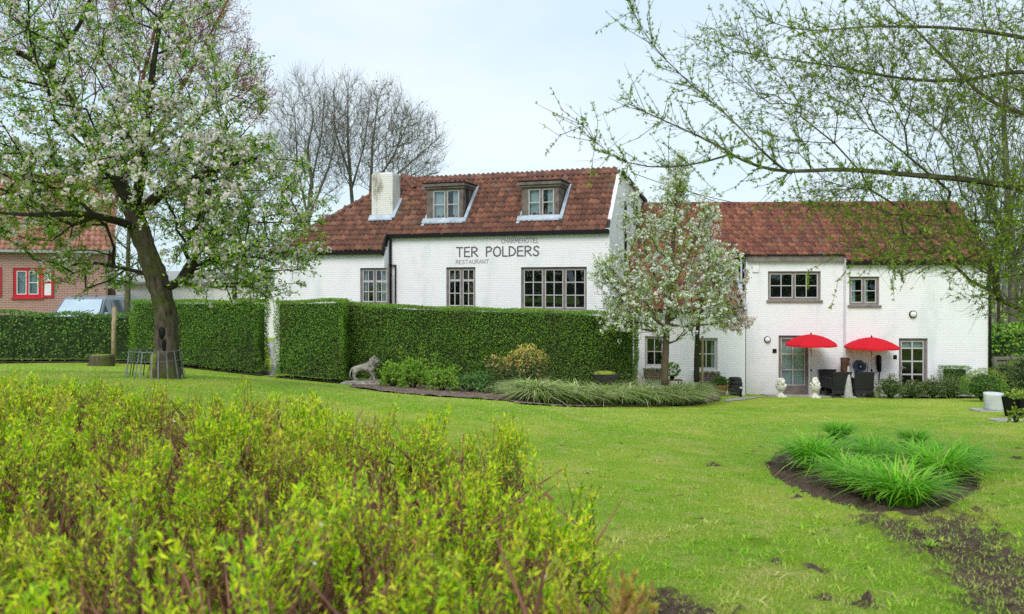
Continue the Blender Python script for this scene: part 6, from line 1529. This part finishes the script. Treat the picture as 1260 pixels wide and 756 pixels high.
s_ = MB(); s_.tube([(0,-.07,.50),(0,-.07,.46),(0,-.07,.2),(.02,-.07,-.05),(.02,-.07,-.07)],[.05,.085,.085,.065,.03],10); s_.build('cover', M['black'], t); s_ = MB(); s_.tube([(.02,-.07,-.071),(.0,-.07,-.45)],.022,7); s_.build('rod', M['iron'], t); s_ = MB(); s_.bar((0,-.001,.5),(0,-.07,.51),.03); s_.build('hook', M['iron'], t)
# small pots beside the parasol foot
t = thing('white_pot', 'small white pot beside the foot of the right-hand parasol', 'pot', on_terrace(1079,27.5)); s_ = MB(); s_.lathe([(.09,0),(.13,.22),(.14,.23),(.12,.23),(.10,.18)],14); s_.build('pot', M['white_paint'], t); n_ = 60; V, F = quads(np.c_[rng.normal(0,.06,(n_,2)),rng.uniform(.2,.34,n_)], rdir(n_,(0,0,.5)), rdir(n_), .08, .04); big('foliage', V, F, M['eu_leaf'], t)
t = thing('dark_pot', 'small dark plant pot just left of the white pot by the right parasol', 'pot', on_terrace(1070,27.6)); s_ = MB(); s_.lathe([(.09,0),(.12,.18),(.13,.19),(.11,.19),(.09,.15)],14); s_.build('pot', M['wood_brown'], t); n_ = 60; V, F = quads(np.c_[rng.normal(0,.06,(n_,2)),rng.uniform(.17,.34,n_)], rdir(n_,(0,0,.5)), rdir(n_), .08, .04); big('foliage', V, F, M['eu_leaf'], t)

# ------------------------------------------------------------------ by the link wall
t = thing('wooden_barrel', 'dark wooden barrel standing against the white wall', 'barrel', gpx(904.5,26.1)); s_ = MB(); s_.lathe([(.18,0),(.215,.12),(.23,.29),(.215,.46),(.18,.585),(.165,.585),(.16,.56)],20); s_.build('staves', M['barrel'], t)
for z, r_ in ((.07,.205),(.20,.229),(.39,.229),(.52,.205)): s_ = MB(); s_.lathe([(r_+.001,-.02),(r_+.004,0),(r_+.001,.02)],20,(0,0,z),False); s_.build('hoop', M['iron'], t)
t = thing('terracotta_pot', 'terracotta pot with a clipped green ball left of the barrel', 'pot', gpx(887,26.0)); s_ = MB(); s_.lathe([(.15,0),(.22,.26),(.25,.27),(.25,.33),(.22,.33),(.20,.28)],18); s_.build('pot', M['terracotta'], t); nd2 = rdir(900); nd2 = nd2[nd2[:,2]>-.3]; m = len(nd2); V, F = quads(nd2*np.array((.27,.25,.20))*rng.uniform(.75,1,m)[:,None]+(0,0,.40), unit(nd2+rng.normal(size=(m,3))*.6), unit(nd2+rng.normal(size=(m,3))*.5), .045, .03); big('foliage', V, F, M['box_leaf'], t)
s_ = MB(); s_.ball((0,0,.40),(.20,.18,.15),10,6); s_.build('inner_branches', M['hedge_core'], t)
t = thing('bollard_light', 'short black garden light with a white top in the grass by the barrel', 'garden light', gpx(911.5,25.3)); s_ = MB(); s_.tube([(0,0,-.03),(0,0,.26)],.035,10); s_.build('post', M['black'], t); s_ = MB(); s_.lathe([(.04,0),(.04,.04),(.03,.05)],10,(0,0,.2601)); s_.build('lens', M['lamp_glass'], t)
for r_, lab in ((lw1,'brown window box under the left window behind the pear trunk'),(lw2,'brown window box under the right window behind the thin stake')):
    w_ = A.world(((r_[0]+r_[1])/2, LV-.20, r_[2]-.34)); t = thing('window_box', lab, 'window box', w_, A.yaw, 'window boxes on the low white wall'); hw = (r_[1]-r_[0])/2+.05
    s_ = MB(); s_.bbox((-hw,-.10,0),(hw,.10,.20),.01); s_.box((-hw+.1,.1001,.05),(-hw+.14,.197,.14)); s_.box((hw-.14,.1001,.05),(hw-.1,.197,.14)); s_.build('box', M['brown_brick'], t); n_ = 160; V, F = quads(np.c_[rng.uniform(-hw,hw,n_),rng.normal(0,.05,n_),rng.uniform(.18,.30,n_)], rdir(n_,(0,0,.7)), rdir(n_), .07, .035); big('foliage', V, F, M['eu_leaf'], t)
t = thing('plant_stand', 'rusty iron plant stand between the pear trunk and the thin pink tree', 'plant stand', gpx(829,24.9), .2)
s_ = MB(); s_.box((-.24,-.14,.50),(.24,.14,.53)); s_.build('shelf', M['terracotta'], t)
for x in (-.2,.2):
    for y in (-.11,.11): s_ = MB(); s_.bar((x,y,-.03),(x,y,.50),.03); s_.build('leg', M['terracotta'], t)
s_ = MB(); s_.bar((-.2,-.11,.1),(.2,-.11,.42),.02); s_.bar((-.2,-.13,.42),(.2,-.13,.1),.02); s_.build('brace', M['terracotta'], t)
w_ = gpx(827,24.9); t = thing('potted_plant', 'dark round leaved plant in a pot on the rusty plant stand', 'plant', (w_[0], w_[1], w_[2]+.531)); s_ = MB(); s_.lathe([(.06,0),(.09,.12),(.10,.125),(.08,.125)],12); s_.build('pot', M['iron'], t); nd2 = rdir(220); V, F = quads(nd2*np.array((.20,.18,.17))+(0,0,.30), unit(nd2+rng.normal(size=(220,3))*.5), rdir(220), .09, .06); big('foliage', V, F, M['hedge_leaf'], t)
t = thing('dark_planter', 'low dark planter on the ground below the thin pink tree', 'planter', gpx(847,24.7)); s_ = MB(); s_.bbox((-.22,-.16,0),(.22,.16,.26),.015); s_.build('box', M['iron'], t); n_ = 120; V, F = quads(np.c_[rng.uniform(-.2,.2,n_),rng.uniform(-.14,.14,n_),rng.uniform(.24,.36,n_)], rdir(n_,(0,0,.7)), rdir(n_), .07, .035); big('foliage', V, F, M['shrub_leaf'], t)

# ------------------------------------------------------------------ right edge: stone pot, black planter, fence and ivy bank
b_ = gpt(1221,506); s_ = MB(); s_.bbox((-.42,-.26,-.05),(.42,.26,.035),.01); o = s_.build('paving_slab', M['paving'], None); o.location = b_; tag(o, 'flat grey slab carrying the round stone pot', 'slab')
M['pot_white'] = plain('pale_zinc', (0.62,0.64,0.66), .6, .15, 4.0)
t = thing('stone_pot', 'round whitish stone pot on a flat slab near the right edge', 'pot', b_+(.03,0,.035)); s_ = MB(); s_.lathe([(.19,0),(.205,.03),(.215,.33),(.22,.35),(.22,.40),(.195,.40),(.18,.33)],20); s_.build('pot', M['pot_white'], t); s_ = MB(); s_.lathe([(.185,.345),(.1,.36),(.01,.365)],16,cap=False); s_.build('earth', M['soil'], t)
b_ = gpt(1243,517); s_ = MB(); s_.bbox((-.30,-.20,-.05),(.30,.20,.03),.01); o = s_.build('paving_slab', M['paving'], None); o.location = b_+(-.12,-.12,0); tag(o, 'flat dark slab at the corner of the black planter', 'slab')
t = thing('black_planter', 'square black planter with yellow green leaves cut by the right edge', 'planter', gpx(1256,17.6), .1)
s_ = MB(); hp_, hb_ = .26, .21
for (a_, c_) in (((-1,-1),(1,-1)),((1,-1),(1,1)),((1,1),(-1,1)),((-1,1),(-1,-1))): s_.prism([(a_[0]*hb_,a_[1]*hb_,0),(c_[0]*hb_,c_[1]*hb_,0),(c_[0]*hp_,c_[1]*hp_,.42),(a_[0]*hp_,a_[1]*hp_,.42)], ((a_[1]-c_[1])*.5*.05, (c_[0]-a_[0])*.5*.05, 0))
s_.build('tub', M['black'], t); s_ = MB(); s_.box((-.21,-.21,.30),(.21,.21,.34)); s_.build('earth', M['soil'], t)
n_ = 130; V, F = quads(np.c_[rng.uniform(-.25,.2,n_),rng.uniform(-.22,.2,n_),rng.uniform(.34,.52,n_)], rdir(n_,(0,0,.6)), rdir(n_), .10, .05); big('foliage', V, F, M['box_tip'], t)
bush('sprout', 'small yellow green sprout on the lawn below the black planter', gpx(1250,16.4), .12, .12, .26, 60, .10, 'box_tip', rough=.3, cat='plant')
fn = thing('wooden_fence', 'grey weathered wooden fence beyond the right end of the wing', 'fence', gpx(1244,31.0), 0)
fz = float(P(0,440,31)[2]-fn.location[2])
for x in (-.62,.05,.75,1.5): s_ = MB(); s_.bar((x,0,-.1),(x,0,fz+(.12 if x == .05 else 0)),.10); s_.build('post', M['wood_grey'], fn)
for k in range(6): s_ = MB(); z = .12+(fz-.12)*k/5.5; s_.box((-.66,.051,z),(1.6,.075,z+.12)); s_.build('board', M['wood_grey'], fn)
bush('dark_shrub', 'dark bushy shrub in front of the weathered fence', gpx(1240,29.5), .55, .5, 1.15, 1600, .09, 'shrub_leaf', rough=.4)
bush('dark_shrub', 'dark upright shrub at the right edge behind the black planter', gpx(1262,28.0), .42, .5, 1.45, 1500, .09, 'shrub_leaf', rough=.4)
hedge('ivy_bank', 'high ivy covered bank behind the weathered fence', [gpx(1214,35.0), gpx(1420,34.0), gpx(1420,39), gpx(1214,39)], [top(0,410,(0,35)), top(0,404,(0,34)), top(0,398,(0,39)), top(0,402,(0,39))], 'hedge_leaf', 120, .14, .35)

# ------------------------------------------------------------------ cables across the sky behind the pear tree
for p_, q_, sag, lab in ((P(776,212,34), P(985,262,32), .25, 'upper thin cable running down to the ridge of the wing'), (P(845,234,33.5), P(925,258,32), .12, 'lower thin cable running down to the ridge of the wing')):
    t_ = np.linspace(0,1,14); C = p_[None]*(1-t_)[:,None]+q_[None]*t_[:,None]; C[:,2] -= sag*4*t_*(1-t_); s_ = MB(); s_.tube(C-p_, .014, 5); o = s_.build('overhead_cable', M['black'], None); o.location = p_; tag(o, lab, 'cable', 'overhead cables')

# ------------------------------------------------------------------ the wood behind the photographer: it shows in the window panes
n_ = 9000; x = rng.uniform(-60, 60, n_); y = -32 + rng.normal(0, 2.5, n_); tp_ = 5.4 + 1.5*np.sin(x*.21) + 1.1*np.sin(x*.57+1) + .8*np.sin(x*1.3)
Pn = np.c_[x, y, gz(x, y) + (tp_ - gz(x, y))*rng.uniform(0, 1, n_)**.8]; V, F = quads(Pn, rdir(n_), rdir(n_), rng.uniform(.5,1.0,n_), rng.uniform(.4,.7,n_))
tag(big('far_wood', V, F, M['shrub_leaf']), 'dark strip of trees mirrored in the window panes', 'wood', kind='stuff')

# pale far-off trees beyond the bank on the right
M['far_twig'] = leafy('far_twig', [(0,(.30,.27,.25)),(.6,(.40,.37,.35)),(1,(.36,.40,.22))], transl=.3)
n_ = 9000; x = rng.uniform(34, 64, n_); y = 60 + rng.normal(0, 2, n_); tp_ = 6.2 + 1.0*np.sin(x*.5) + .8*np.sin(x*1.1+1) + .6*np.sin(x*2.3)
Pn = np.c_[x, y, -.3 + (tp_+.3)*rng.uniform(0, 1, n_)**.85]; V, F = quads(Pn, rdir(n_, (0,0,.8)), rdir(n_), rng.uniform(.4,1.0,n_), rng.uniform(.10,.30,n_))
tag(big('far_hedgerow', V, F, M['far_twig']), 'pale far-off row of twiggy trees beyond the ivy bank', 'wood', kind='stuff')
